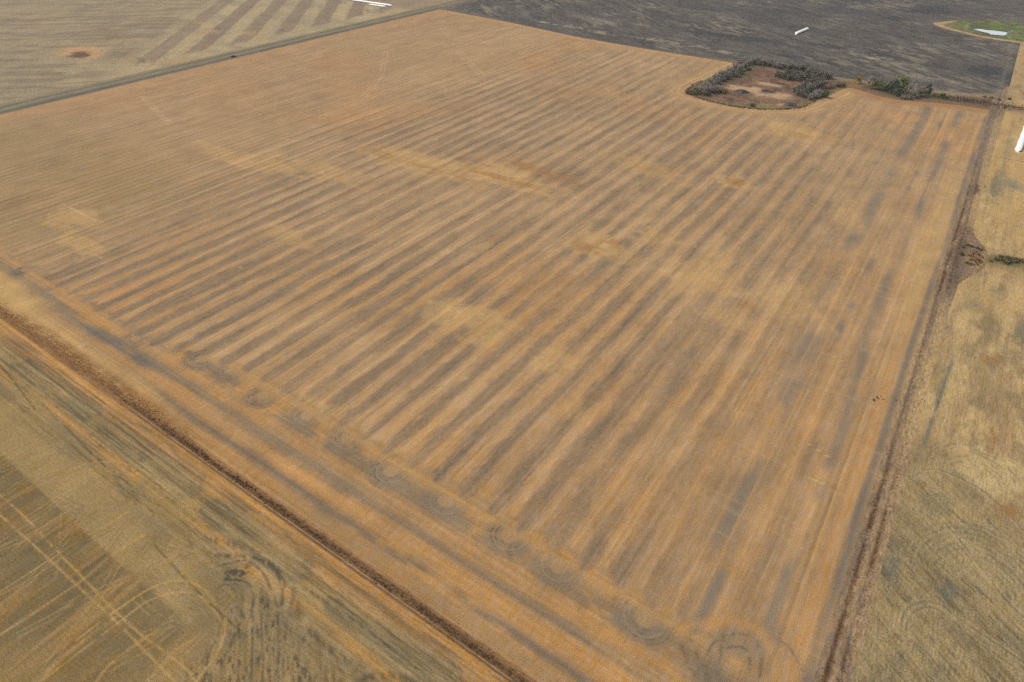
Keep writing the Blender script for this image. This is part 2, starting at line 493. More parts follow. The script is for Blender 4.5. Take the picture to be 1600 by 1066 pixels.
    # turning loops in the near right corner
    for pts, s in (([(-1.6, 117.7), (-4.1, 122.4), (-4.6, 131.2), (0.5, 138.7), (6.5, 140.3), (10.3, 135.0), (11.8, 127.1)], 1.0),
                   ([(1.7, 120.1), (-1.0, 125.8), (0.4, 132.8), (5.0, 135.2), (7.9, 130.8), (8.4, 124.7)], 1.0),
                   ([(11.5, 145.1), (17.2, 143.8), (22.7, 138.6), (24.1, 135.7)], 0.7), ([(-12.7, 124.1), (-8.7, 119.2), (-3.3, 116.5)], 0.8),
                   ([(-11.1, 127.9), (-6.6, 123.2), (-1.1, 119.1)], 0.6), ([(-2.3, 134.1), (-1.6, 129.2), (-0.6, 122.3)], 1.0)):
        d = near_line(u, v, smooth_line(pts), 12)
        col = mix(col, A(72, 68, 62), 0.75 * s * bump_at(d, 0, 0.45) * ss(0.4, 0.62, fbm(u / 1.6, v / 1.6, 171)))
        col = mix(col, A(128, 114, 94), 0.35 * s * bump_at(d, 0, 3.0))
    d = near_line(u, v, smooth_line([(16.9, 130.6), (12.6, 137.9), (6.4, 144.2), (-4.7, 140.7), (-16.0, 128.6)]), 14)
    col = mix(col, A(186, 140, 84), 0.6 * bump_at(d, 0, 1.9))
    d = near_line(u, v, smooth_line([(-35.6, 114.8), (-21.6, 115.3), (-12.1, 114.3), (-9.5, 112.2)]), 14)
    col = mix(col, A(190, 142, 82), 0.6 * bump_at(d, 0, 1.6))
    for pts, s in DARKW:
        d = near_line(u, v, pts, 6)
        col = mix(col, A(212, 176, 118), 0.5 * bump_at(d, 0, 0.3))
        col = mix(col, A(120, 98, 74), 0.25 * bump_at(d, 0.8, 0.4))
    for pts, wdt in WHEEL:
        d = near_line(u, v, smooth_line(pts), 10)
        col = mix(col, A(204, 172, 128), 0.6 * bump_at(d, 0, max(wdt * 0.9, 0.35)) * ss(0.25, 0.5, fbm(u / 6, v / 6, 172)))

    # --- far edge and around the slough: passes that follow the outline
    df = far_edge(u) - v
    col = mix(col, A(186, 146, 98), 0.8 * ss(26, 8, df + 6 * w1) * ss(24, 20, u))
    col = mix(col, A(150, 122, 92), 0.5 * bump_at(df, 15, 2.5) * ss(-270, -330, u))
    kk = (u > -330) & (u < 40) & (v > 640)
    if kk.any():
        dsl = seg_dist(u[kk], v[kk], SLOUGH)
        sub = col[kk]; wob = 5 * (fbm(u[kk] / 14, v[kk] / 14, 180) - 0.5)
        dd = dsl + wob
        sub = mix(sub, A(186, 148, 102), 0.7 * ss(30, 10, dd))
        for x0 in (7, 13, 19, 25):
            sub = mix(sub, A(158, 126, 90), 0.45 * bump_at(dd, x0, 1.4))
        sub = mix(sub, A(208, 172, 118), 0.5 * bump_at(dd, 10, 1.2))
        dg = far_edge(u[kk]) - v[kk] + 0.6 * wob
        rr = ss(-130, -90, u[kk])
        sub = mix(sub, A(176, 130, 84), 0.85 * rr * ss(24, 6, dg))
        for x0 in (5, 10, 16):
            sub = mix(sub, A(140, 106, 76), 0.5 * rr * bump_at(dg, x0, 1.5))
        col[kk] = sub
    # orange verge beside the gravel road
    col = mix(col, A(180, 140, 98), 0.75 * ss(-715, -745, u))
    return np.clip(col, 0.01, 0.9)


M_field = soil_mat('straw_stubble', fine=2.4, streak=(2.6, 0.10), amt=0.42, amt2=0.10)
in_slough = lambda u, v: inside(u, v, SLOUGH)
V_DITCH0, V_DITCH1 = 81.4, 87.6


def slough_hole(u, v):
    k = (u > -280) & (u < -80) & (v > 680)
    r = np.ones(u.shape, bool)
    if k.any():
        r[k] = ~(in_slough(u[k], v[k]) & (seg_dist(u[k], v[k], SLOUGH) > 5.0))
    return r


sheet('stubble_field', [
    grid(-480, 26, 0.5, V_DITCH1, 160, 0.45),
    grid(-752, -480, 1.0, V_DITCH1, 160, 0.7),
    grid(-752, 26, 0.75, 160, 330, 1.25),
    mapped(-752, 26, 1.1, lambda x: 330 + 0 * x, far_edge, 2.9)], field_colour, M_field, keep=slough_hole)


# ---------------------------------------------------------------- ditch between the fields
def ditch_colour(u, v):
    h = v + 0.8 * (fbm(u / 12, v / 3, 200) - 0.5)
    col = np.repeat(A(150, 112, 70)[None, :], len(u), 0)
    vis = ss(-300, -240, u)
    br = ss(0.2, 0.5, fbm(u / 14, v / 2, 201, 3))
    col = mix(col, A(172, 134, 90), 0.8 * ss(86.0, 87.4, v))
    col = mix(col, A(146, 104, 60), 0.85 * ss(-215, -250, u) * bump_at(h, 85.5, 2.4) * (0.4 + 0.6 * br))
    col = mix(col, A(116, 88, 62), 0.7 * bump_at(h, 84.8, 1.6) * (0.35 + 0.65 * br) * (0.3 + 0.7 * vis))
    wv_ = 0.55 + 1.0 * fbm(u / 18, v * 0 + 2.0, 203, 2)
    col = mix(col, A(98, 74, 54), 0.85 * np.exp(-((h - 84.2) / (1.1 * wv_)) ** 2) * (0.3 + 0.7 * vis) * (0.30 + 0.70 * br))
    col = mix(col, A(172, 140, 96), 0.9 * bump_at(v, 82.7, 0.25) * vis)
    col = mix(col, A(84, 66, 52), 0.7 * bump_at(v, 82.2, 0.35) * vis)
    return col * (1 + 0.5 * (fbm(u / 20, v / 0.6, 202, 2) - 0.5))[:, None]


M_ditch = soil_mat('dry_ditch_grass', fine=2.0, streak=(0.25, 2.0), amt=0.40, amt2=0.30)
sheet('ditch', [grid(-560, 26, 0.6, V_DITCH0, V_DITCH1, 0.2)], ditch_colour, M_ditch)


# ---------------------------------------------------------------- olive stubble field in front of the ditch
def near_colour(u, v):
    n = len(u)
    w = fbm(u / 18, v / 10, 210, 3) - 0.5
    h = v + 3.0 * w
    col = np.repeat(A(158, 130, 82)[None, :], n, 0)
    col = mix(col, A(144, 122, 82), ss(0.4, 0.65, fbm(u / 40, v / 22, 211, 3)))
    col = mix(col, A(164, 138, 92), ss(0.55, 0.75, fbm(u / 24, v / 30, 212, 3)))
    # worked strip nearest the ditch, orange chaff and grey passes
    col = mix(col, A(188, 138, 76), 0.95 * bump_at(h, 80.0, 2.4))
    col = mix(col, A(174, 130, 80), 0.8 * bump_at(h, 75.6, 2.7))
    col = mix(col, A(120, 106, 84), 0.7 * bump_at(h, 78.2, 0.8) * ss(0.4, 0.6, fbm(u / 30, v / 5, 213)))
    lob = np.zeros(n, dtype=np.float32)
    for (a, b) in ((-345, -276), (-268, -200), (-192, -134), (-122, -66)):        # passes with rounded ends
        x = np.clip(u, a + 5.5, b - 5.5)
        lob = np.maximum(lob, ss(7.0, 4.5, np.hypot(u - x, (v - 69.2 - 0.02 * (u - a))) + 1.6 * w))
    lst = fbm(u / 30, v / 0.9, 235, 3)
    col = mix(col, A(128, 114, 84), 0.7 * lob * (0.25 + 0.6 * ss(0.3, 0.6, fbm(u / 22, v / 3, 214))))
    col = mix(col, A(168, 142, 98), 0.55 * lob * ss(0.55, 0.68, lst))
    col = mix(col, A(90, 82, 66), 0.5 * lob * ss(0.44, 0.30, lst))
    rings = np.zeros(n, dtype=np.float32)
    for b in (-281, -205, -139, -71):
        rr = np.hypot(u - b + 3, v - 69.0)
        for r0 in (4.0, 5.2, 6.4, 7.8, 9.0):
            rings = np.maximum(rings, 0.7 * bump_at(rr, r0, 0.4) * ss(-1, 3, u - b + 3))
    col = mix(col, A(84, 80, 66), 0.6 * rings * ss(0.38, 0.6, fbm(u / 2, v / 2, 215)))
    col = mix(col, A(184, 138, 78), 0.85 * bump_at(h, 61.5, 1.9) * ss(0.38, 0.54, fbm(u / 40, v / 9, 216)))
    col = mix(col, A(126, 112, 84), 0.55 * bump_at(h, 54, 4.5) * ss(0.40, 0.62, fbm(u / 30, v / 6, 217)))
    st = fbm(u / 60, v / 0.8, 218, 3) - 0.5
    col = col * (1 + (0.55 * st * ss(40, 55, v) + 0.35 * st * ss(56, 68, v)))[:, None]
    dk = ss(0.62, 0.74, fbm(u / 26, v / 0.7, 219, 2)) * ss(44, 54, v)
    col = mix(col, A(84, 77, 62), 0.5 * dk * ss(0.4, 0.6, fbm(u / 20, v / 14, 220)))
    # darker brown ground seeded the other way (rows along v)
    e = 0.92 * ss(36.8, 34.2, v + 2.0 * w) * ss(-132, -172, u + 0.5 * (v - 30) + 22 * w) * (0.72 + 0.28 * fbm(u / 20, v / 14, 238))
    rows = fbm((u + 0.06 * v) / 4.5, v / 40, 221, 3)
    bc = np.repeat(A(122, 101, 62)[None, :], n, 0)
    bc = mix(bc, A(108, 95, 66), ss(0.35, 0.65, fbm(u / 12, v / 20, 222, 3)))
    bc = mix(bc, A(132, 101, 55), 0.8 * ss(0.5, 0.7, fbm(u / 9, v / 12, 232, 3)))
    bc = mix(bc, A(164, 126, 74), 0.75 * ss(0.52, 0.78, rows))
    bc = mix(bc, A(96, 82, 60), 0.6 * ss(0.42, 0.28, rows))
    bc = bc * (1 + 0.5 * (fbm(u / 0.9, v / 14, 223, 2) - 0.5))[:, None]
    col = mix(col, bc, 0.92 * e)
    wedge = ss(34.5, 36, v + 1.2 * w) * ss(58, 46, v) * ss(-150, -185, u)
    col = mix(col, A(166, 140, 93), 0.35 * wedge * (0.5 + fbm(u / 14, v / 14, 243)))
    # plain, plough-marked ground toward the frame's lower middle
    p = ss(-150, -140, u + 0.25 * (v - 45)) * ss(62, 54, v)
    ac_, al_ = 0.62 * u + 0.78 * v, 0.78 * u - 0.62 * v
    lw = fbm(ac_ / 0.9, al_ / 12, 224, 3)
    col = mix(col, A(140, 118, 82), 0.5 * p)
    col = col * (1 + 0.7 * (lw - 0.5) * p)[:, None]
    col = mix(col, A(72, 68, 58), 0.7 * p * ss(0.60, 0.72, fbm(ac_ / 0.7, al_ / 2.6, 225, 2)) * (0.4 + 0.6 * ss(0.35, 0.6, fbm(u / 14, v / 14, 239))))
    hs_ = ss(46, 56, v) * ss(78, 72, v)
    col = mix(col, A(84, 78, 62), 0.4 * hs_ * ss(0.62, 0.74, fbm(u / 4.5, v / 0.7, 240, 2)) * ss(0.35, 0.6, fbm(u / 20, v / 8, 241)))
    for pts, wd, st_ in (([(-177.6, 59.4), (-165.4, 64.5), (-149.8, 66.1), (-136.9, 64.1), (-125.4, 58.8)], 1.5, 0.55), ([(-167.8, 57.4), (-156.4, 64.1), (-145.8, 65.7), (-137.2, 62.3), (-132.9, 57.9)], 0.9, 0.75), ([(-165.1, 52.7), (-157.4, 62.1), (-147.5, 62.0), (-139.5, 59.2)], 0.5, 0.7),
                         ([(-157.6, 52.7), (-149.0, 56.5), (-140.1, 51.5), (-119.9, 35.1)], 0.4, 0.6), ([(-139.4, 59.3), (-131.2, 54.8), (-113.0, 39.9)], 0.4, 0.6), ([(-146.3, 47.1), (-136.1, 43.0), (-123.2, 32.8)], 0.35, 0.5), ([(-135.8, 51.6), (-116.6, 37.4)], 0.35, 0.5),
                         ([(-92.3, 54.4), (-90.1, 57.8), (-85.0, 61.8), (-77.4, 64.8)], 1.2, 0.6), ([(-119.1, 57.2), (-109.2, 56.6), (-99.1, 56.9)], 1.0, 0.6), ([(-128.3, 67.1), (-112.2, 68.1), (-88.8, 68.3)], 0.5, 0.6)):
        d = near_line(u, v, smooth_line(pts), 10)
        col = mix(col, A(74, 72, 64), st_ * bump_at(d, 0, wd) * ss(0.30, 0.6, fbm(ac_ / 0.9, al_ / 3, 226, 2)))
        col = mix(col, A(168, 146, 108), 0.3 * bump_at(d, wd * 2.2, wd * 0.8))
    b = blob(u, v, (-156.1, 57.5), 5, 5, 233, 0.8)
    col = mix(col, A(66, 66, 62), 0.75 * b * ss(0.48, 0.62, fbm(u / 1.1, v / 1.1, 234, 2)))
    # pale wheel tracks
    T = [([(-271.7, 19.0), (-252.3, 20.1), (-219.5, 21.0), (-185.8, 21.7), (-170.2, 21.9), (-144.0, 21.6), (-138.7, 21.4)], 0.55, 1.0),
         ([(-272.5, 24.1), (-247.8, 25.1), (-217.4, 24.5), (-177.4, 23.8), (-161.0, 24.3), (-142.1, 25.9), (-134.1, 25.1)], 0.55, 1.0),
         ([(-177.9, 11.1), (-177.4, 23.8), (-175.2, 36.6), (-168.1, 44.4), (-155.5, 45.9), (-143.4, 42.9), (-136.9, 35.6), (-134.8, 28.5), (-133.8, 24.9)], 0.6, 1.0),
         ([(-173.7, -3.0), (-172.6, 21.1), (-171.4, 33.0), (-164.3, 41.8), (-154.3, 43.8), (-143.5, 41.9)], 0.55, 0.9),
         ([(-217.0, 4.8), (-216.4, 17.3), (-215.5, 30.6), (-213.4, 49.4)], 0.5, 0.9), ([(-215.7, 4.2), (-213.7, 13.8), (-213.3, 34.2), (-213.6, 47.0)], 0.5, 0.6),
         ([(-200.3, -2.5), (-199.2, 9.1), (-198.4, 24.0), (-199.7, 36.0), (-198.3, 46.9)], 0.9, 0.8), ([(-173.7, -3.0), (-176.2, 7.1), (-175.2, 22.5)], 0.9, 0.7),
         ([(-285.6, 34.5), (-277.0, 46.1), (-271.1, 54.0)], 0.5, 0.4), ([(-159.5, 7.4), (-161.5, 14.8), (-159.6, 28.0), (-159.9, 34.1)], 0.8, 0.7),
         ([(-146.4, 16.5), (-148.3, 26.6), (-147.1, 32.7)], 1.0, 0.6), ([(-234.7, 34.3), (-220.2, 26.6), (-207.5, 19.2)], 0.35, 0.5),
         ([(-255.8, 31.1), (-251.9, 52.2), (-243.5, 59.9)], 0.35, 0.7), ([(-231.3, 15.4), (-233.5, 27.8), (-231.8, 44.1)], 0.35, 0.6), ([(-290.3, 36.6), (-233.7, 35.1), (-189.1, 35.2)], 0.3, 0.4),
         ([(-215.3, 51.9), (-223.8, 57.7), (-233.7, 59.9), (-246.8, 57.6), (-261.3, 38.6)], 0.4, 0.5)]
    for pts, wd, s in T:
        d = near_line(u, v, smooth_line(pts), 8)
        col = mix(col, A(192, 154, 92), 0.75 * s * bump_at(d, 0, wd * 0.68) * ss(0.15, 0.5, fbm(u / 5, v / 5, 227)))
    for k_ in range(34):                      # many faint older wheel lines crossing each other
        r_ = np.random.RandomState(900 + k_)
        x0, y0 = r_.uniform(-290, -140), r_.uniform(-8, 52)
        an = r_.choice([0.02, 0.35, 1.2, 1.52, 1.9]) + r_.uniform(-.12, .12); L_ = r_.uniform(18, 55)
        pts = [(x0, y0), (x0 + L_ / 2 * math.cos(an), y0 + L_ / 2 * math.sin(an)), (x0 + L_ * math.cos(an + .08), y0 + L_ * math.sin(an + .08))]
        for o_ in (0, 2.1):
            d = near_line(u, v, [(a - o_ * math.sin(an), b_ + o_ * math.cos(an)) for a, b_ in pts], 4)
            col = mix(col, A(186, 158, 104) if k_ % 4 else A(96, 84, 60), 0.42 * bump_at(d, 0, 0.26) * ss(0.3, 0.55, fbm(u / 5, v / 5, 242)) * ss(58, 46, v))
    for pts in ([(-191.6, 46.7), (-170.8, 44.9), (-152.8, 44.0), (-133.3, 43.7)], [(-351.0, 62.9), (-315.8, 58.8), (-303.1, 57.1)], [(-281.9, 59.4), (-240.1, 56.7), (-227.1, 57.4)]):
        d = near_line(u, v, pts, 6)
        col = mix(col, A(72, 62, 48), 0.7 * bump_at(d, 0, 0.32) * ss(0.3, 0.5, fbm(u / 4, v / 4, 228)))
    d = near_line(u, v, smooth_line([(-128.4, 29.1), (-134.6, 31.2), (-138.1, 39.0), (-144.0, 45.8), (-153.3, 49.5)]), 10)
    col = mix(col, A(80, 74, 60), 0.5 * bump_at(d, 3, 0.4) * ss(0.36, 0.6, fbm(u / 2.5, v / 2.5, 229)))
    return np.clip(col, 0.01, 0.9)


M_near = soil_mat('olive_stubble', fine=2.6, streak=(0.4, 1.4), amt=0.48, amt2=0.16, speck=0.5, speck_sc=(1.3, 1.9))
sheet('olive_field', [grid(-400, -30, 0.45, -20, V_DITCH0, 0.42), grid(-560, -400, 1.0, -20, V_DITCH0, 1.0),
                      grid(-30, 26, 2, -20, V_DITCH0, 2), grid(-560, 160, 4, -140, -20, 4)], near_colour, M_near)


# ---------------------------------------------------------------- dirt trail along the right edge
def trail_colour(u, v):
    col = np.repeat(A(158, 130, 96)[None, :], len(u), 0)
    col = mix(col, A(138, 116, 92), ss(0.4, 0.65, fbm(u / 3, v / 12, 240, 3)))
    ww = 1.6 * (fbm(u / 6, v / 22, 241, 3) - 0.5)
    near_ = np.clip(ss(300, 225, v) + ss(400, 440, v) * ss(640, 540, v), 0, 1)
    for x0, s, wd in ((29.0, 0.88, 0.95), (33.2, 0.70, 0.75)):
        b = bump_at(u + ww, x0, wd) * ss(0.30, 0.52, fbm(u / 4, v / 9, 242 + int(x0), 3))
        col = mix(col, A(92, 66, 50), s * b * (0.35 + 0.65 * near_) * (1.0 if x0 < 30 else 0.4 + 0.6 * near_))
    col = mix(col, A(182, 152, 106), 0.75 * (1 - near_) * ss(480, 400, v) * ss(30.5, 32, u) * (0.5 + fbm(u / 3, v / 20, 245)))
    col = mix(col, A(176, 146, 102), 0.7 * (1 - near_) * ss(480, 400, v) * ss(28.3, 27, u))
    col = mix(col, A(176, 146, 100), 0.8 * ss(520, 560, v) * ss(820, 800, v) * ss(32.5, 34.5, u))
    col = mix(col, A(110, 92, 78), 0.8 * bump_at(v, 455, 60) * bump_at(u, 35, 4))
    col = mix(col, A(112, 96, 84), 0.6 * ss(540, 620, v) * bump_at(u + ww, 31, 2.5))
    col = mix(col, A(136, 120, 104), 0.7 * ss(640, 720, v) * bump_at(u, 28, 2))
    col = mix(col, A(124, 102, 78), 0.7 * ss(825, 845, v) * ss(880, 860, v))
    col = mix(col, A(160, 134, 100), 0.65 * ss(640, 690, v) * ss(835, 815, v) * ss(30.5, 32, u) * (0.6 + 0.5 * fbm(u / 3, v / 20, 248)))
    col = mix(col, A(74, 58, 48), 0.8 * blob(u, v, (34, 608), 1.8, 16, 246, 0.9))
    col = mix(col, A(98, 82, 68), 0.6 * blob(u, v, (34, 486), 5, 34, 247, 0.9))
    return col * (1 + 0.5 * (fbm(u / 0.8, v / 3, 244, 2) - 0.5))[:, None]


M_trail = soil_mat('trail_earth', fine=1.6, streak=(1.2, 0.3), amt=0.45, amt2=0.25, speck=0.3)
vs = np.concatenate([np.arange(-20, 360, 0.6), np.arange(360, 720, 1.4), np.arange(720, 1420, 3.0)])
tt = np.linspace(0, 1, 34)
TU = 26 + (EAST(vs) - 26)[:, None] * tt
sheet('dirt_trail', [(TU[:, ::-1], np.repeat(vs[:, None], 34, 1))], trail_colour, M_trail, keep=lambda u, v: v < plow_edge(u) + 2.0)


# ---------------------------------------------------------------- pale field east of the trail
def east_colour(u, v):
    n = len(u)
    col = np.repeat(A(166, 138, 96)[None, :], n, 0)
    col = mix(col, A(182, 152, 102), ss(0.45, 0.7, fbm(u / 14, v / 40, 250, 3)))
    col = mix(col, A(156, 136, 96), 0.85 * ss(300, 215, v + 26 * (fbm(u / 20, v / 20, 251) - 0.5)) )
    col = mix(col, A(150, 130, 92), 0.7 * ss(0.55, 0.75, fbm(u / 10, v / 26, 252, 3)))
    dg = ss(0.56, 0.72, fbm(u / 12, v / 16, 253, 3)) * ss(300, 240, v)
    col = mix(col, A(124, 114, 88), 0.5 * dg)
    # rows
    col = col * (1 + 0.55 * (fbm(u / 1.2, v / 30, 254, 3) - 0.5) * ss(220, 290, v))[:, None]
    ac_, al_ = 0.6 * u + 0.8 * v, 0.8 * u - 0.6 * v
    diag = fbm(ac_ / 1.0, al_ / 14, 255, 3) - 0.5
    big = fbm(ac_ / 14, al_ / 60, 256, 3) - 0.5
    col = col * (1 + (0.6 * diag + 0.7 * big) * ss(300, 225, v))[:, None]
    col = mix(col, A(76, 74, 62), 0.5 * ss(0.66, 0.78, fbm(ac_ / 0.8, al_ / 5, 268, 2)) * ss(290, 230, v))
    col = mix(col, A(204, 176, 122), 0.7 * blob(u, v, (69.0, 273.5), 22, 16, 269, 0.6))
    col = mix(col, A(198, 168, 116), 0.6 * ss(0.5, 0.68, fbm(u / 5, v / 30, 270, 3)) * ss(270, 300, v))
    col = mix(col, A(134, 116, 82), 0.6 * ss(0.54, 0.70, fbm(u / 7, v / 14, 271, 3)) * ss(270, 300, v) * ss(480, 440, v))
    col = mix(col, A(200, 172, 118), 0.5 * bump_at(u + 3 * big, 45, 3) * ss(270, 300, v) * ss(440, 400, v))
    # curved passes where the swather turned
    for c, R, a, b in (((68, 205), 30, 3, 8), ((62, 262), 26, 3, 7), ((66, 355), 24, 3, 6)):
        rr = np.hypot(u - c[0], (v - c[1]) * 0.8) + 1.5 * (fbm(u / 8, v / 8, 256) - 0.5)
        s = ss(R, R - 6, rr) * ss(6, 10, rr) * ss(-6, 6, v - c[1])
        ring = np.sin(rr * 2 * np.pi / 2.1) * 0.5 + 0.5
        col = mix(col, A(104, 98, 76), 0.42 * s * ring * ss(0.36, 0.6, fbm(u / 3, v / 3, 257)))
        col = mix(col, A(178, 156, 112), 0.30 * s * (1 - ring))
    for pts in ([(47.4, 173.0), (49.3, 182.9), (54.7, 188.1), (60.9, 186.1), (68.9, 182.6), (81.9, 179.5)], [(45.9, 172.0), (47.6, 183.7), (54.9, 190.6), (62.7, 188.5), (81.7, 183.7)],
                [(52.9, 231.7), (63.9, 219.8), (75.0, 206.8), (81.0, 202.2)], [(38.7, 249.8), (43.7, 258.6), (50.8, 261.4), (65.3, 258.2), (79.4, 244.9)]):
        d = near_line(u, v, smooth_line(pts), 6)
        col = mix(col, A(90, 84, 66), 0.6 * bump_at(d, 0, 0.4) * ss(0.3, 0.55, fbm(u / 2.5, v / 2.5, 258)))
        col = mix(col, A(184, 164, 124), 0.4 * bump_at(d, 0.9, 0.35))
    d = near_line(u, v, [(44.2, 355.2), (42.5, 332.3), (40.2, 276.1), (39.9, 268.2)], 8)
    col = mix(col, A(110, 108, 94), 0.85 * bump_at(d, 0, 1.0) * ss(0.3, 0.5, fbm(u / 3, v / 14, 259)))
    for c, ru, rv in (((57.5, 199.2), 2.5, 4), ((39.9, 196.3), 1.6, 6), ((46.5, 425.8), 4, 10), ((59.0, 439.1), 4, 8), ((43.3, 624.9), 4, 16), ((73.3, 408.9), 4, 14)):
        col = mix(col, A(112, 108, 92), 0.7 * blob(u, v, c, ru * 1.6, rv * 1.4, 261, 0.8))
    for c, ru, rv in (((59.2, 363.3), 6, 10), ((65.3, 293.9), 3, 10), ((34.8, 618.6), 3, 20), ((74.7, 252.8), 5, 5)):
        col = mix(col, A(150, 112, 70), 0.6 * blob(u, v, c, ru, rv, 262, 0.9))
    # golden strip further north
    n2 = ss(500, 540, v)
    col = mix(col, A(194, 158, 100), 0.65 * n2 * ss(0.3, 0.65, fbm(u / 5, v / 40, 263, 3)))
    col = mix(col, A(146, 132, 100), 0.7 * bump_at(u, 48.5, 1.4) * ss(590, 640, v) * ss(790, 740, v))
    col = mix(col, A(140, 132, 108), 0.7 * bump_at(v, 640 - 0.6 * (u - 50), 10) * ss(44, 52, u))
    col = mix(col, A(196, 160, 104), 0.6 * bump_at(v, 430, 16))
    # overgrown cross ditch
    vc = 482 + 0.30 * (u - 44)
    cd = bump_at(v + 4 * (fbm(u / 5, v / 8, 264) - 0.5), vc, 10) * ss(37, 42, u)
    col = mix(col, A(120, 104, 70), 0.85 * cd)
    col = mix(col, A(152, 104, 58), 0.6 * blob(u, v, (44.5, 481), 4.5, 10, 265, 0.7))
    col = mix(col, A(84, 84, 54), 0.7 * blob(u, v, (60, 489), 9, 8, 266, 0.6))
    col = mix(col, A(176, 142, 98), 0.8 * bump_at(v, vc - 17 - 3 * np.sin(u / 5), 2.0) * ss(40, 45, u))
    # dirt crossing to the north, then golden stubble past it
    nx = bump_at(v + 6 * (fbm(u / 10, v / 10, 267) - 0.5), 868, 16)
    col = mix(col, A(136, 112, 84), 0.85 * nx)
    col = mix(col, A(100, 84, 66), 0.7 * bump_at(v, 872 + 0.3 * (u - 40), 4))
    col = mix(col, A(170, 142, 104), 0.75 * ss(890, 930, v) * (0.6 + 0.5 * fbm(u / 6, v / 20, 273)))
    col = mix(col, A(132, 112, 84), 0.7 * ss(890, 930, v) * ss(0.52, 0.68, fbm(u / 8, v / 14, 274, 3)))
    col = mix(col, A(190, 166, 128), 0.7 * bump_at(u, 39.6, 1.2) * ss(900, 940, v))
    return np.clip(col, 0.01, 0.9)


M_east = soil_mat('pale_stubble', fine=1.6, streak=(1.4, 0.2), amt=0.46, amt2=0.24, speck=0.45, speck_sc=(1.4, 1.4))
pe = []
for (a, b, dv, nu) in ((-20, 330, 0.7, 100), (330, 700, 1.5, 80), (700, 1420, 4.0, 50)):
    v_ = np.arange(a, b + dv * 0.5, dv); t_ = np.linspace(0, 1, nu)
    wid = 70 if a < 700 else 150
    U_ = EAST(v_)[:, None] + wid * t_
    pe.append((U_[:, ::-1], np.repeat(v_[:, None], nu, 1)))
    pe.append(grid(40 + wid, 420, 6, a, b, 6))
sheet('pale_field', pe, east_colour, M_east)


# ---------------------------------------------------------------- grass margin, ploughed field, slough, green hollow
def margin_colour(u, v):
    t = (v - far_edge(u)) / np.maximum(plow_edge(u) - far_edge(u), 0.5)
    col = np.repeat(A(128, 102, 76)[None, :], len(u), 0)
    col = mix(col, A(98, 82, 66), bump_at(t + 0.2 * (fbm(u / 12, v / 8, 270) - 0.5), 0.45, 0.2))
    col = mix(col, A(160, 132, 100), 0.7 * ss(0.7, 0.95, t))
    col = mix(col, A(112, 112, 58), 0.85 * blob(u, v, (-26.2, 869.8), 12, 12, 271, 0.6))
    col = mix(col, A(120, 116, 76), 0.6 * blob(u, v, (30.3, 913.2), 14, 22, 272, 0.6))
    col = mix(col, A(150, 116, 76), 0.6 * blob(u, v, (-115.0, 869.2), 16, 20, 273, 0.6))
    col = mix(col, A(84, 74, 62), 0.6 * bump_at(v, 872 - 0.25 * u * 0, 5) * ss(-20, 0, u))
    col = mix(col, A(112, 100, 92), 0.9 * ss(-260, -300, u))
    return col * (1 + 0.4 * (fbm(u / 3, v / 3, 274, 3) - 0.5))[:, None]


M_margin = soil_mat('rough_margin_grass', fine=0.8, streak=(0.6, 0.6), amt=0.4, amt2=0.3)
sheet('field_margin', [mapped(-752, 26, 2.0, far_edge, plow_edge, 2.2)], margin_colour, M_margin)


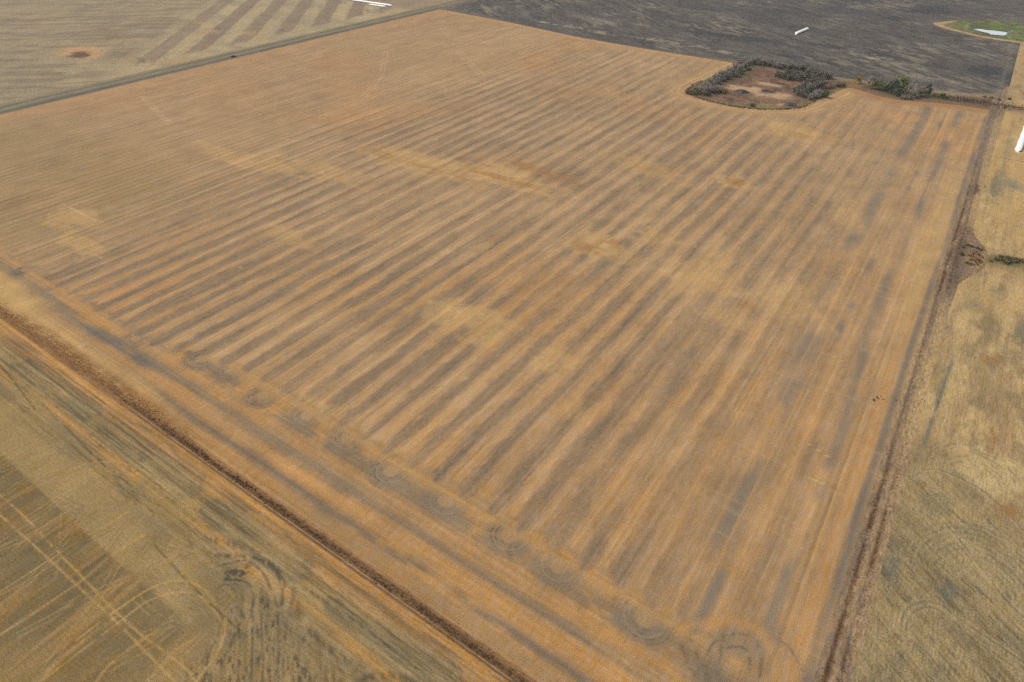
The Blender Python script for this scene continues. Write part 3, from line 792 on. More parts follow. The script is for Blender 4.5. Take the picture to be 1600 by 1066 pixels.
def plough_colour(u, v):
    n = len(u)
    col = np.repeat(A(94, 88, 81)[None, :], n, 0)
    # combed direction runs across, slightly turned
    a = -0.58 + 0.0
    p = u * math.cos(a) + v * math.sin(a); q = -u * math.sin(a) + v * math.cos(a)
    p = p + 10 * (fbm(u / 60, v / 60, 280) - 0.5); q = q + 10 * (fbm(u / 60, v / 60, 281) - 0.5)
    s1 = fbm(p / 22, q / 5.0, 282, 4) - 0.5
    s3 = fbm(p / 9, q / 2.6, 292, 2) - 0.5
    s2 = fbm(p / 90, q / 16, 283, 3) - 0.5
    col = col * (1 + 0.85 * s1 + 0.5 * s2 + 0.5 * s3)[:, None]
    col = mix(col, A(142, 131, 112), 0.75 * ss(0.50, 0.70, fbm(u / 70, v / 80, 284, 4)) * ss(-0.1, 0.2, s1 + 0.5 * s3))
    col = mix(col, A(76, 76, 77), 0.55 * ss(0.55, 0.72, fbm(u / 110, v / 70, 285, 4)))
    for c, ru, rv in (((-272.9, 1009.6), 45, 16), ((-191.8, 1036.0), 40, 14), ((-115.5, 1025.2), 30, 16), ((-86.7, 1433.1), 50, 45), ((-120.8, 1390.9), 30, 20), ((-218.0, 944.3), 40, 10), ((-348.9, 1010.0), 40, 22), ((34.4, 1012.1), 10, 30), ((-136.0, 1298.6), 22, 20), ((-245.1, 1137.9), 18, 10), ((9.6, 1028.6), 24, 30)):
        col = mix(col, A(66, 66, 70), 0.75 * blob(u, v, c, ru, rv, 286 + int(ru), 0.9))
    for c, ru, rv, s in (((-573.9, 917.6), 16, 5, 1), ((-521.2, 914.6), 26, 7, 1), ((-459.9, 910.3), 30, 8, 1), ((-388.1, 917.6), 30, 9, 0.9), ((-350.5, 919.0), 20, 7, 0.8), ((-321.0, 919.4), 16, 7, 0.8), ((-284.6, 912.9), 22, 6, 0.8),
                         ((-121.0, 1012.4), 24, 18, 0.6), ((-111.5, 1003.4), 20, 4, 0.8), ((-10.3, 943.8), 16, 12, 0.4), ((-356.2, 1268.7), 70, 10, 0.4), ((-434.6, 995.9), 24, 14, 0.5), ((-115.1, 1284.6), 16, 12, 0.4), ((-222.6, 904.1), 60, 4, 0.6), ((-418.4, 1132.5), 90, 30, 0.3)):
        b = blob(u, v, c, ru, rv, 300 + int(ru), 1.1)
        col = mix(col, A(182, 164, 134), 0.75 * s * b * ss(0.40, 0.62, fbm(u / 7, v / 5, 301, 3)))
    # bare edge round the corner and round the green hollow
    e = v - plow_edge(u)
    col = mix(col, A(92, 88, 84), 0.5 * ss(14, 4, e))
    col = mix(col, A(166, 144, 118), 0.7 * bump_at(e, 3, 2.2) * ss(-170, -150, u))
    col = mix(col, A(120, 112, 96), 0.5 * bump_at(u, 30, 2.5) * ss(930, 960, v))
    return np.clip(col, 0.01, 0.9)


M_plough = soil_mat('worked_dark_soil', fine=0.5, streak=(0.16, 0.9), amt=0.50, amt2=0.42, rot=0.58, coarse=0.16)
sheet('ploughed_field', [mapped(-752, 38, 1.8, plow_edge, lambda x: 1420 + 0 * x, 2.6),
                         grid(-752, 420, 8, 1420, 2300, 9)], plough_colour, M_plough)


def slough_colour(u, v):
    d = seg_dist(u, v, SLOUGH)
    col = np.repeat(A(131, 102, 80)[None, :], len(u), 0)
    col = mix(col, A(114, 86, 68), ss(0.4, 0.65, fbm(u / 12, v / 14, 320, 3)))
    col = mix(col, A(86, 72, 62), 0.7 * ss(0.60, 0.72, fbm(u / 8, v / 10, 334, 3)))
    col = mix(col, A(138, 107, 86), 0.6 * blob(u, v, (-179.5, 751.9), 40, 16, 321, 0.6))
    col = mix(col, A(124, 116, 70), 0.6 * ss(12, 5, d + 5 * (fbm(u / 8, v / 8, 322) - 0.5)) * ss(-215, -200, u))
    col = mix(col, A(104, 98, 74), 0.7 * ss(30, 18, d) * ss(-205, -215, u) * ss(715, 735, v))
    col = mix(col, A(78, 64, 54), 0.8 * ss(3.4, 1.0, d + 1.2 * (fbm(u / 5, v / 5, 333) - 0.5)) * ss(770, 740, v))
    for c, ru, rv in (((-216.6, 762.1), 10, 12), ((-210.4, 769.9), 16, 7), ((-197.6, 770.7), 9, 16), ((-186.4, 758.3), 9, 10), ((-189.2, 802.1), 16, 7), ((-170.6, 761.7), 16, 10), ((-164.6, 772.1), 14, 8), ((-157.4, 732.7), 5, 8)):
        col = mix(col, A(184, 152, 116), 0.92 * blob(u, v, c, ru, rv, 323 + int(ru), 0.7))
    col = mix(col, A(136, 128, 72), 0.6 * blob(u, v, (-168.6, 718.8), 16, 10, 330, 0.5))
    col = mix(col, A(92, 96, 62), 0.7 * blob(u, v, (-224.0, 821.6), 10, 18, 331, 0.6))
    col = mix(col, A(132, 104, 70), 0.8 * ss(-125, -112, u))
    return col * (1 + 0.4 * (fbm(u / 4, v / 4, 332, 3) - 0.5))[:, None]


M_slough = soil_mat('dry_slough_mud', fine=0.8, streak=(0.5, 0.3), amt=0.28, amt2=0.25)
sheet('dry_slough', [grid(-270, -90, 1.5, 685, 925, 1.9)], slough_colour, M_slough, dz=0.07, keep=in_slough)


POND = smooth_line([(-26.0, 1295.6), (-17.9, 1303.2), (-10.1, 1301.6), (-1.7, 1302.8), (8.4, 1304.2), (17.7, 1301.8), (17.9, 1282.5), (13.5, 1272.6), (6.9, 1273.7), (1.5, 1267.2), (-5.1, 1278.6), (-10.3, 1281.4), (-17.5, 1286.7)], 4)


def green_colour(u, v):
    d = seg_dist(u, v, GREEN)
    col = np.repeat(A(102, 110, 68)[None, :], len(u), 0)
    col = mix(col, A(108, 128, 64), ss(0.40, 0.62, fbm(u / 14, v / 18, 340, 3)))
    col = mix(col, A(94, 88, 64), 0.8 * ss(0.48, 0.64, fbm(u / 7, v / 10, 346, 3)))
    pd = seg_dist(u, v, POND)
    col = mix(col, A(96, 84, 68), 0.85 * ss(7, 2, pd + 3 * (fbm(u / 4, v / 4, 347) - 0.5)))
    col = mix(col, A(122, 116, 78), 0.9 * blob(u, v, (-48.2, 1308.9), 18, 22, 341, 0.7))
    col = mix(col, A(88, 88, 62), 0.85 * blob(u, v, (-20.1, 1319.9), 26, 18, 342, 0.6))
    col = mix(col, A(126, 116, 92), 0.8 * blob(u, v, (30.5, 1293.7), 8, 14, 343, 0.6))
    l1 = near_line(u, v, [(-37.0, 1341.9), (-34.3, 1263.3)], 12)
    col = mix(col, A(130, 140, 84), 0.8 * bump_at(l1, 0, 2.2))
    l2 = near_line(u, v, smooth_line([(24.1, 1257.2), (18.9, 1295.1), (24.0, 1326.9)]), 12)
    col = mix(col, A(140, 146, 104), 0.8 * bump_at(l2, 0, 2.2))
    south = ss(1330, 1300, v - 0.0 * u) 
    col = mix(col, A(190, 150, 108), 0.9 * ss(18, 8, d + 9 * (fbm(u / 9, v / 9, 344, 3) - 0.5)) * np.maximum(south, ss(-48, -62, u)))
    return col * (1 + 0.35 * (fbm(u / 5, v / 6, 345, 3) - 0.5))[:, None]


M_green = soil_mat('green_slough_grass', fine=0.6, streak=(0.3, 0.3), amt=0.3, amt2=0.25)
sheet('grassy_hollow', [grid(-95, 110, 1.8, 1220, 1405, 2.4)], green_colour, M_green, dz=0.08,
      keep=lambda u, v: inside(u, v, GREEN))

# pond in the hollow
mt, nn, ll, bsdf = node_mat('pond_water')
bsdf.inputs['Base Color'].default_value = (0.62, 0.68, 0.72, 1)
bsdf.inputs['Roughness'].default_value = 0.06
bsdf.inputs['Specular IOR Level'].default_value = 0.8
wn = nn.new('ShaderNodeTexNoise'); wn.inputs['Scale'].default_value = 0.8
wb = nn.new('ShaderNodeBump'); wb.inputs['Strength'].default_value = 0.04
ll.new(wn.outputs[0], wb.inputs['Height']); ll.new(wb.outputs[0], bsdf.inputs['Normal'])
bm = bmesh.new()
bm.faces.new([bm.verts.new((x, y, 0)) for x, y in POND[:-1]])
bmesh.ops.triangulate(bm, faces=bm.faces)
me = bpy.data.meshes.new('pond'); bm.to_mesh(me); bm.free(); me.materials.append(mt)
pond = link(bpy.data.objects.new('pond', me)); pond['kind'] = 'structure'
pu = np.array(POND)
pond.location.z = float(np.max(terrain(pu[:, 0], pu[:, 1]))) + 0.14


# ---------------------------------------------------------------- gravel road and the striped field beyond it
def road_colour(u, v):
    d = u + 766.5 + 2.0 * (fbm(u / 6, v / 30, 350) - 0.5)
    col = np.repeat(A(128, 116, 92)[None, :], len(u), 0)
    col = mix(col, A(140, 131, 116), ss(3.2, 2.0, np.abs(d)) * (0.8 + 0.3 * fbm(u / 3, v / 20, 352)))
    col = mix(col, A(118, 108, 94), 0.5 * bump_at(np.abs(d), 1.0, 0.5))
    col = mix(col, A(104, 98, 82), 0.9 * bump_at(d, 8.0, 2.2))
    col = mix(col, A(108, 106, 86), 0.9 * bump_at(d, -7.5, 2.4))
    col = mix(col, A(150, 134, 98), 0.7 * ss(-10, -13, d))
    return col * (1 + 0.25 * (fbm(u / 2, v / 12, 351, 2) - 0.5))[:, None]


M_road = soil_mat('gravel', fine=1.2, streak=(1.0, 0.1), amt=0.15, amt2=0.12)
sheet('gravel_road', [grid(-785, -752, 1.1, -200, 1600, 5)], road_colour, M_road)


def striped_colour(u, v):
    s = 0.76 * u + 0.65 * v + 5 * (fbm(u / 30, v / 30, 360) - 0.5)
    ph = ((s + 359) % 44.6) / 44.6
    dk = ss(0.0, 0.06, ph) * ss(0.56, 0.50, ph)
    k = np.floor((s + 359) / 44.6)
    dk = dk * (0.75 + 0.3 * hash2(k, k * 0, 4)) * ss(-805, -822, u + 6 * (fbm(u / 12, v / 20, 361) - 0.5)) * ss(390, 440, v) * ss(-400, -350, s)
    col = np.repeat(A(176, 155, 118)[None, :], len(u), 0)
    col = mix(col, A(160, 144, 114), ss(0.4, 0.7, fbm(u / 70, v / 30, 362, 3)))
    col = mix(col, A(138, 119, 97), 0.95 * dk * (0.75 + 0.5 * fbm(u / 30, v / 16, 367)))
    col = mix(col, A(178, 144, 98), 0.7 * ss(0.6, 0.75, fbm(u / 60, v / 40, 363, 3)) * ss(700, 560, v))
    col = mix(col, A(152, 130, 106), 0.8 * ss(850, 868, v))
    col = mix(col, A(146, 130, 102), 0.6 * ss(-340, -400, s) * (0.5 + fbm(u / 80, v / 30, 368)))
    col = mix(col, A(128, 112, 90), 0.6 * ss(-350, -390, s) * ss(0.5, 0.62, fbm((u + v) / 90, (u - v) / 14, 369, 3)))
    for c, ru, rv, s_ in (((-833.6, 424.1), 26, 14, 1), ((-824.0, 442.9), 16, 9, 0.8), ((-827.9, 634.9), 14, 10, 0.8), ((-821.9, 814.0), 22, 14, 0.9), ((-922.9, 827.3), 26, 12, 0.6), ((-915.7, 460.1), 20, 12, .4)):
        b = blob(u, v, c, ru, rv, 365 + int(ru), 1.2)
        col = mix(col, A(112, 104, 92), 0.8 * s_ * b * ss(0.46, 0.6, fbm(u / 5, v / 4, 366, 2)))
    b = blob(u, v, (-910.4, 398.0), 22, 13, 370, 0.5)
    col = mix(col, A(190, 150, 104), 0.9 * blob(u, v, (-924.9, 402.5), 44, 26, 371, 0.5))
    col = mix(col, A(86, 70, 54), 0.9 * b)
    r2 = fbm((0.76 * u + 0.65 * v) / 6, (0.65 * u - 0.76 * v) / 60, 372, 3) - 0.5
    return np.clip(col * (1 + 0.25 * r2)[:, None], 0.01, 0.9)


M_striped = soil_mat('striped_stubble', fine=0.6, streak=(0.2, 0.5), amt=0.2, amt2=0.2, rot=0.7)
sheet('striped_field', [grid(-1060, -785, 1.5, 200, 1000, 2.4), grid(-1800, -1060, 6, 200, 1000, 6), grid(-1800, -785, 8, 1000, 1600, 8)], striped_colour, M_striped)

# ---------------------------------------------------------------- open prairie out to the horizon
mt, nn, ll, bsdf = node_mat('prairie_cover')
geo = nn.new('ShaderNodeNewGeometry')
vo = nn.new('ShaderNodeTexVoronoi'); vo.distance = 'CHEBYCHEV'; vo.inputs['Scale'].default_value = 0.0013
vo.inputs['Randomness'].default_value = 0.6
rp = nn.new('ShaderNodeValToRGB')
rp.color_ramp.interpolation = 'CONSTANT'
for i, (pos, c) in enumerate(((0, (162, 136, 100)), (0.4, (112, 106, 98)), (0.6, (172, 150, 114)), (0.8, (140, 128, 92)))):
    e = rp.color_ramp.elements[i] if i < 2 else rp.color_ramp.elements.new(pos)
    e.position = pos; e.color = (*A(*c), 1)
sp = nn.new('ShaderNodeSeparateColor')
ll.new(geo.outputs['Position'], vo.inputs['Vector']); ll.new(vo.outputs['Color'], sp.inputs[0]); ll.new(sp.outputs[0], rp.inputs[0])
no = nn.new('ShaderNodeTexNoise'); no.inputs['Scale'].default_value = 0.02; no.inputs['Detail'].default_value = 6
ll.new(geo.outputs['Position'], no.inputs['Vector'])
mr = nn.new('ShaderNodeMapRange'); mr.inputs[3].default_value = 0.75; mr.inputs[4].default_value = 1.25
ll.new(no.outputs[0], mr.inputs[0])
vm = nn.new('ShaderNodeVectorMath'); vm.operation = 'SCALE'
ll.new(rp.outputs[0], vm.inputs[0]); ll.new(mr.outputs[0], vm.inputs['Scale']); ll.new(vm.outputs[0], bsdf.inputs['Base Color'])
bsdf.inputs['Roughness'].default_value = 1.0
S = 7000
me = mesh_from('ground', [(-S, -S, 0), (S, -S, 0), (S, S, 0), (-S, S, 0)], [(0, 1, 2, 3)], mt)
ground = link(bpy.data.objects.new('ground', me)); ground['kind'] = 'structure'
ground.location.z = -2.6


# ---------------------------------------------------------------- shrubs and trees
def leaf_mat(name, rough=0.8, trans=0.0):
    mt, n, l, b = node_mat(name)
    at = n.new('ShaderNodeAttribute'); at.attribute_name = 'Col'
    oi = n.new('ShaderNodeObjectInfo')
    r = n.new('ShaderNodeMapRange'); r.inputs[3].default_value = 0.85; r.inputs[4].default_value = 1.18
    l.new(oi.outputs['Random'], r.inputs[0])
    vm = n.new('ShaderNodeVectorMath'); vm.operation = 'SCALE'
    l.new(at.outputs['Color'], vm.inputs[0]); l.new(r.outputs[0], vm.inputs['Scale'])
    l.new(vm.outputs[0], b.inputs['Base Color'])
    b.inputs['Roughness'].default_value = rough
    b.inputs['Specular IOR Level'].default_value = 0.2
    return mt


M_leaf = leaf_mat('foliage')
M_bark = leaf_mat('bark', 0.9)


def tube_path(V, F, C, pts, r0, r1, col, k=4):
    base = len(V)
    n = len(pts)
    for i, p in enumerate(pts):
        d = (Vector(pts[min(i + 1, n - 1)]) - Vector(pts[max(i - 1, 0)])).normalized()
        a = d.orthogonal().normalized(); b = d.cross(a)
        r = r0 + (r1 - r0) * i / (n - 1)
        for j in range(k):
            t = 2 * math.pi * j / k
            V.append(tuple(Vector(p) + a * (r * math.cos(t)) + b * (r * math.sin(t)))); C.append(col)
    for i in range(n - 1):
        for j in range(k):
            F.append((base + i * k + j, base + i * k + (j + 1) % k, base + (i + 1) * k + (j + 1) % k, base + (i + 1) * k + j))


def stems_mesh(name, r, h, n, seed, col, thick=0.16):
    q = random.Random(seed); V, F, C = [], [], []
    ends = []
    for i in range(n):
        a = q.uniform(0, 6.28); lean = q.uniform(0.15, 0.85) * r
        b0 = q.uniform(0, 0.30) * r
        p0 = Vector((b0 * math.cos(a), b0 * math.sin(a), -0.3))
        p2 = Vector((lean * math.cos(a), lean * math.sin(a), h * q.uniform(0.6, 0.98) * (1 - 0.35 * (lean / r) ** 2)))
        p1 = p0.lerp(p2, 0.5) + Vector((q.uniform(-.3, .3), q.uniform(-.3, .3), 0.1 * h))
        tube_path(V, F, C, [p0, p1, p2], thick, thick * 0.3, col)
        ends.append((p0, p1, p2))
    return mesh_from(name, V, F, M_bark, True, np.array(C, dtype=np.float32)), ends


def twigs_mesh(name, ends, n, seed, cols, ln=(0.8, 1.9), w=0.07):
    q = random.Random(seed); V, F, C = [], [], []
    for i in range(n):
        p0, p1, p2 = q.choice(ends)
        t = q.uniform(0.25, 1.0)
        s = p0.lerp(p1, t * 2) if t < 0.5 else p1.lerp(p2, t * 2 - 1)
        d = Vector((q.gauss(0, 1), q.gauss(0, 1), abs(q.gauss(0.7, 0.6)))).normalized()
        L = q.uniform(*ln)
        e = s + d * L
        side = d.orthogonal().normalized(); side.rotate(Matrix.Rotation(q.uniform(0, 6.28), 3, d))
        up = d.cross(side)
        b = len(V)
        c = np.array(q.choice(cols)) * q.uniform(0.8, 1.2)
        for k in range(3):
            tt = 2.09 * k
            V.append(tuple(s + (side * math.cos(tt) + up * math.sin(tt)) * w)); C.append(c)
        V.append(tuple(e)); C.append(c)
        F += [(b, b + 1, b + 3, b + 3), (b + 1, b + 2, b + 3, b + 3), (b + 2, b, b + 3, b + 3)]
    F3 = [(f[0], f[1], f[2]) for f in F]
    return mesh_from(name, V, F3, M_bark, False, np.array(C, dtype=np.float32))


def crown_mesh(name, r, h, z0, n, seed, cols, leaf=(0.35, 0.7), clumps=16, flat=1.0, top=None):
    q = random.Random(seed)
    cl = []
    for i in range(clumps):
        a = q.uniform(0, 6.28); t = q.uniform(0, 1)
        rr = r * math.sqrt(q.uniform(0.02, 1)) * (1 - 0.45 * t)
        cl.append((rr * math.cos(a), rr * math.sin(a), z0 + (h - z0) * (0.12 + 0.80 * t), q.uniform(0.24, 0.42) * r, q.uniform(0.75, 1.25)))
    V, F, C = [], [], []
    for i in range(n):
        cx, cy, cz, cr, sh = q.choice(cl)
        d = Vector((q.gauss(0, 1), q.gauss(0, 1), q.gauss(0, 1))).normalized()
        p = Vector((cx, cy, cz)) + d * cr * q.uniform(0.35, 1.08)
        p.z = max(p.z, 0.1)
        nrm = (d + Vector((q.gauss(0, .7), q.gauss(0, .7), q.gauss(0.3, .7)))).normalized()
        a = nrm.orthogonal().normalized(); a.rotate(Matrix.Rotation(q.uniform(0, 6.28), 3, nrm)); b = nrm.cross(a)
        s = q.uniform(*leaf)
        base = len(V)
        pal = cols if top is None or p.z < z0 + 0.62 * (h - z0) else top
        c = np.array(q.choice(pal)) * sh * q.uniform(0.75, 1.25)
        bend = nrm * (0.25 * s)
        for v_ in (p - a * s, p - b * s * 0.6 + bend, p + a * s, p + b * s * 0.6 - bend):
            V.append(tuple(v_)); C.append(c)
        F.append((base, base + 1, base + 2, base + 3))
    return mesh_from(name, V, F, M_leaf, False, np.array(C, dtype=np.float32))


GREYC = [A(162, 154, 148), A(146, 138, 132), A(170, 160, 150), A(136, 126, 116)]
BARKC = A(112, 104, 98)
KINDS = {}


def bare(seed, r, h):
    st, ends = stems_mesh('stems', r, h, 26, seed, BARKC)
    tw = twigs_mesh('twigs', ends, 900, seed + 1, GREYC, (0.8, 1.9), 0.075)
    return [('stems', st), ('twigs', tw)]


def leafy(seed, r, h, cols, n=420, clumps=14, top=None, leaf=(0.4, 0.75)):
    st, ends = stems_mesh('stems', r * 0.8, h * 0.85, 12, seed, A(92, 80, 70))
    cr = crown_mesh('foliage', r, h, 0.25, n, seed + 2, cols, leaf, clumps, top=top)
    return [('stems', st), ('foliage', cr)]


def mixed(seed, r, h, cols, n=230):
    st, ends = stems_mesh('stems', r, h, 20, seed, BARKC)
    tw = twigs_mesh('twigs', ends, 380, seed + 1, GREYC)
    cr = crown_mesh('foliage', r * 0.95, h * 0.85, 0.2, n, seed + 2, cols, (0.35, 0.65), 14)
    return [('stems', st), ('twigs', tw), ('foliage', cr)]


DKG = [A(100, 102, 84), A(88, 90, 74), A(116, 112, 92), A(84, 84, 70), A(122, 114, 96)]
GRG = [A(112, 114, 92), A(100, 106, 84), A(124, 122, 98)]
OLV = [A(134, 128, 78), A(118, 118, 72), A(150, 138, 84)]
GRN = [A(98, 112, 62), A(86, 102, 58), A(112, 122, 70)]
YEL = [A(176, 152, 66), A(158, 142, 66), A(140, 132, 66)]
YGR = [A(148, 154, 66), A(130, 142, 60), A(162, 160, 72)]
RUS = [A(172, 128, 78), A(154, 112, 72), A(190, 146, 80), A(140, 116, 80)]
BRN = [A(140, 116, 90), A(124, 104, 82), A(152, 128, 98)]
for i in range(3):
    KINDS['bare', i] = bare(400 + i * 10, 5.0, 5.6)
    KINDS['dark', i] = mixed(500 + i * 10, 5.0, 5.2, DKG, 330)
    KINDS['greygreen', i] = mixed(600 + i * 10, 4.8, 4.8, GRG)
    KINDS['green', i] = leafy(700 + i * 10, 4.0, 4.2, GRN)
    KINDS['olive', i] = leafy(800 + i * 10, 4.4, 4.4, OLV)
    KINDS['brown', i] = mixed(900 + i * 10, 4.4, 4.2, BRN)
for i in range(2):
    KINDS['yellow', i] = leafy(1000 + i * 10, 3.4, 5.2, YEL)
    KINDS['rust', i] = leafy(1100 + i * 10, 2.0, 1.5, RUS, 200, 9, leaf=(0.2, 0.4))
    KINDS['low', i] = leafy(1200 + i * 10, 2.2, 1.5, [A(112, 106, 68), A(98, 94, 62), A(130, 116, 78), A(88, 88, 58)], 240, 9, leaf=(0.2, 0.42))
    KINDS['weed', i] = leafy(1300 + i * 10, 1.6, 1.0, [A(112, 90, 74), A(94, 76, 64), A(132, 110, 90)], 160, 8, leaf=(0.15, 0.35))
first = {}
count = {}


def plant(kind, xy, scale, label, group=None, name='shrub', cat='shrub'):
    if kind in ('bare', 'dark', 'greygreen', 'green', 'olive', 'brown'):
        scale *= 1.38
    nvar = 3 if (kind, 2) in KINDS else 2
    i = count.get(kind, 0) % nvar; count[kind] = count.get(kind, 0) + 1
    z = float(terrain(np.float32(xy[0]), np.float32(xy[1])))
    loc = (xy[0], xy[1], z)
    rot = rng.uniform(0, 6.28)
    sx = scale * rng.uniform(0.9, 1.12)
    sc = (sx, sx * rng.uniform(0.85, 1.15), scale * rng.uniform(0.88, 1.15))
    if (kind, i, name) not in first:
        t = thing(name, label, cat, loc, rot, group)
        t.scale = sc
        for nm, me in KINDS[kind, i]:
            part(nm, me, t)
        first[kind, i, name] = t
        return t
    return dup(first[kind, i, name], loc, rot, sc, label, group)


LEFT = 'shrubs on the left bank of the slough'
FAR_ = 'shrubs along the far bank of the slough'
THICK = 'shrubs of the thicket right of the slough'
# left bank, from the near end to the far end
plant('olive', (-243.2, 711.0), 0.95, 'yellow-green bush at the near left tip of the slough')
plant('dark', (-248.4, 706.9), 0.62, 'low dark bush at the very left corner of the slough outline')
for k, x, y, s in (('bare', -238.8, 720.9, 1.0), ('bare', -234.8, 726.7, 1.1), ('bare', -228.7, 728.7, 1.0), ('bare', -242.3, 740.7, 1.0), ('bare', -237.5, 750.2, 1.0), ('bare', -236.8, 765.5, 0.9),
                   ('bare', -244.9, 762.2, 0.9), ('bare', -245.2, 780.3, 1.0), ('bare', -237.3, 786.4, 0.9), ('bare', -244.6, 798.3, 1.0), ('bare', -237.6, 818.0, 1.0), ('bare', -236.3, 835.6, 1.0),
                   ('bare', -245.0, 820.1, 0.95), ('bare', -235.8, 851.7, 1.0), ('bare', -244.7, 842.6, 0.9), ('bare', -235.3, 866.1, 1.0), ('bare', -243.9, 862.2, 0.9), ('bare', -238.9, 802.8, 0.9), ('bare', -241.9, 876.7, 0.9), ('bare', -237.3, 883.9, 0.9)):
    plant(k, (x, y), s, 'bare grey willow in the left bank belt of the slough, %s' % ('near wide end' if y < 775 else 'middle stretch' if y < 840 else 'far narrow end'), LEFT, 'willow_shrub', 'willow')
for k, x, y, s in (('dark', -233.2, 715.4, 0.8), ('dark', -237.5, 778.9, 0.9), ('dark', -234.8, 791.4, 0.9), ('dark', -232.0, 806.2, 0.9), ('dark', -229.8, 820.8, 0.8)):
    plant(k, (x, y), s, 'dark undergrowth shrub inside the left willow belt, %s' % ('near end' if y < 745 else 'far half'), LEFT, 'undergrowth_shrub', 'shrub')
plant('greygreen', (-223.7, 735.3), 0.85, 'pale grey-green bush at the inner foot of the left willow belt')
plant('olive', (-219.1, 736.0), 0.6, 'small yellowish bush lowest on the inner edge of the left willow belt')
plant('green', (-227.5, 842.5), 0.7, 'green bush at the inner far end of the left willow belt')
# far bank
for k, x, y, s in (('dark', -230.0, 875.2, 0.9), ('dark', -224.2, 876.2, 0.9), ('dark', -219.1, 878.8, 0.85), ('dark', -212.8, 878.0, 0.8), ('greygreen', -207.3, 876.8, 0.8), ('dark', -201.7, 872.8, 0.8),
                   ('dark', -196.7, 873.3, 0.85), ('greygreen', -192.1, 874.9, 0.8), ('dark', -187.3, 875.9, 0.8), ('dark', -182.1, 877.9, 0.85), ('dark', -176.9, 879.9, 0.9), ('dark', -171.2, 879.7, 0.95),
                   ('greygreen', -164.3, 875.1, 0.9), ('dark', -158.2, 873.2, 0.9), ('dark', -151.0, 869.2, 0.9), ('greygreen', -144.7, 865.8, 0.85), ('dark', -138.6, 866.0, 0.8), ('bare', -231.6, 892.1, 0.7), ('bare', -214.9, 892.1, 0.7), ('bare', -197.5, 888.6, 0.6)):
    plant(k, (x, y), s, 'low %s shrub in the row along the far bank of the slough, %s' % ({'dark': 'dark', 'greygreen': 'grey-green', 'bare': 'bare grey'}[k], 'left part' if x < -205 else 'middle part' if x < -165 else 'right part'), FAR_, 'bank_shrub', 'shrub')
for k, x, y, s in (('dark', -189.2, 837.5, 0.85), ('dark', -182.8, 834.9, 0.9), ('dark', -176.0, 832.7, 0.9), ('dark', -169.4, 834.0, 0.9), ('dark', -165.4, 842.1, 0.9), ('dark', -184.4, 852.9, 0.85), ('dark', -177.9, 854.7, 0.9),
                   ('greygreen', -172.1, 859.2, 0.9), ('dark', -162.3, 854.0, 0.9), ('greygreen', -155.3, 853.1, 0.9)):
    plant(k, (x, y), s, '%s shrub of the clump inside the far right of the slough' % ('grey-green' if k == 'greygreen' else 'dark'), 'shrubs inside the far right of the slough', 'slough_shrub', 'shrub')
# right thicket
for k, x, y, s in (('dark', -156.4, 788.8, 0.8), ('dark', -154.6, 801.5, 0.9), ('dark', -154.2, 817.5, 0.95), ('dark', -150.9, 827.8, 1.0), ('dark', -146.5, 837.1, 1.0), ('dark', -142.3, 844.6, 0.95), ('dark', -150.5, 778.9, 0.85),
                   ('dark', -146.7, 786.3, 0.95), ('dark', -143.7, 799.7, 1.0), ('dark', -140.7, 816.3, 1.0), ('dark', -138.7, 829.5, 0.9), ('dark', -144.3, 774.6, 0.7)):
    plant(k, (x, y), s, 'dark green-grey shrub in the right bank thicket of the slough, %s' % ('left face' if x < -160 else 'right side'), THICK, 'thicket_shrub', 'shrub')
plant('bare', (-146.0, 806.4), 0.9, 'pale bare willow standing in the middle of the dark right-hand thicket', None, 'willow_shrub', 'willow')
for x, y, s in ((-136.1, 770.1, 0.9), (-132.5, 778.2, 1.0), (-132.1, 789.3, 0.8)):
    plant('bare', (x, y), s, 'bare grey willow at the near foot of the right-hand thicket', 'grey willows at the near foot of the thicket', 'willow_shrub', 'willow')
plant('green', (-125.7, 787.2), 0.95, 'rounded dark green bush right of the grey willows at the near foot of the thicket')
for x, y, s in ((-131.5, 821.6, 0.9), (-127.8, 827.9, 0.85), (-125.3, 836.9, 0.75)):
    plant('brown', (x, y), s, 'brownish half-bare shrub at the right end of the thicket', 'brownish shrubs at the right end of the thicket')
plant('greygreen', (-121.2, 838.9), 0.8, 'grey-green shrub that ends the thicket toward the tree clump')
plant('green', (-118.6, 845.0), 0.5, 'small dark green bush just beyond the right end of the thicket')
plant('green', (-178.8, 708.3), 0.55, 'low green bush on the near rim of the slough')
for x, y in ((-195.4, 844.3), (-193.2, 838.3), (-182.4, 811.8), (-179.3, 811.7), (-176.3, 812.3)):
    plant('weed', (x, y), 0.8, 'tiny dark tuft on the reddish mud of the slough', 'tiny dark tufts on the slough mud', 'mud_tuft', 'weed')


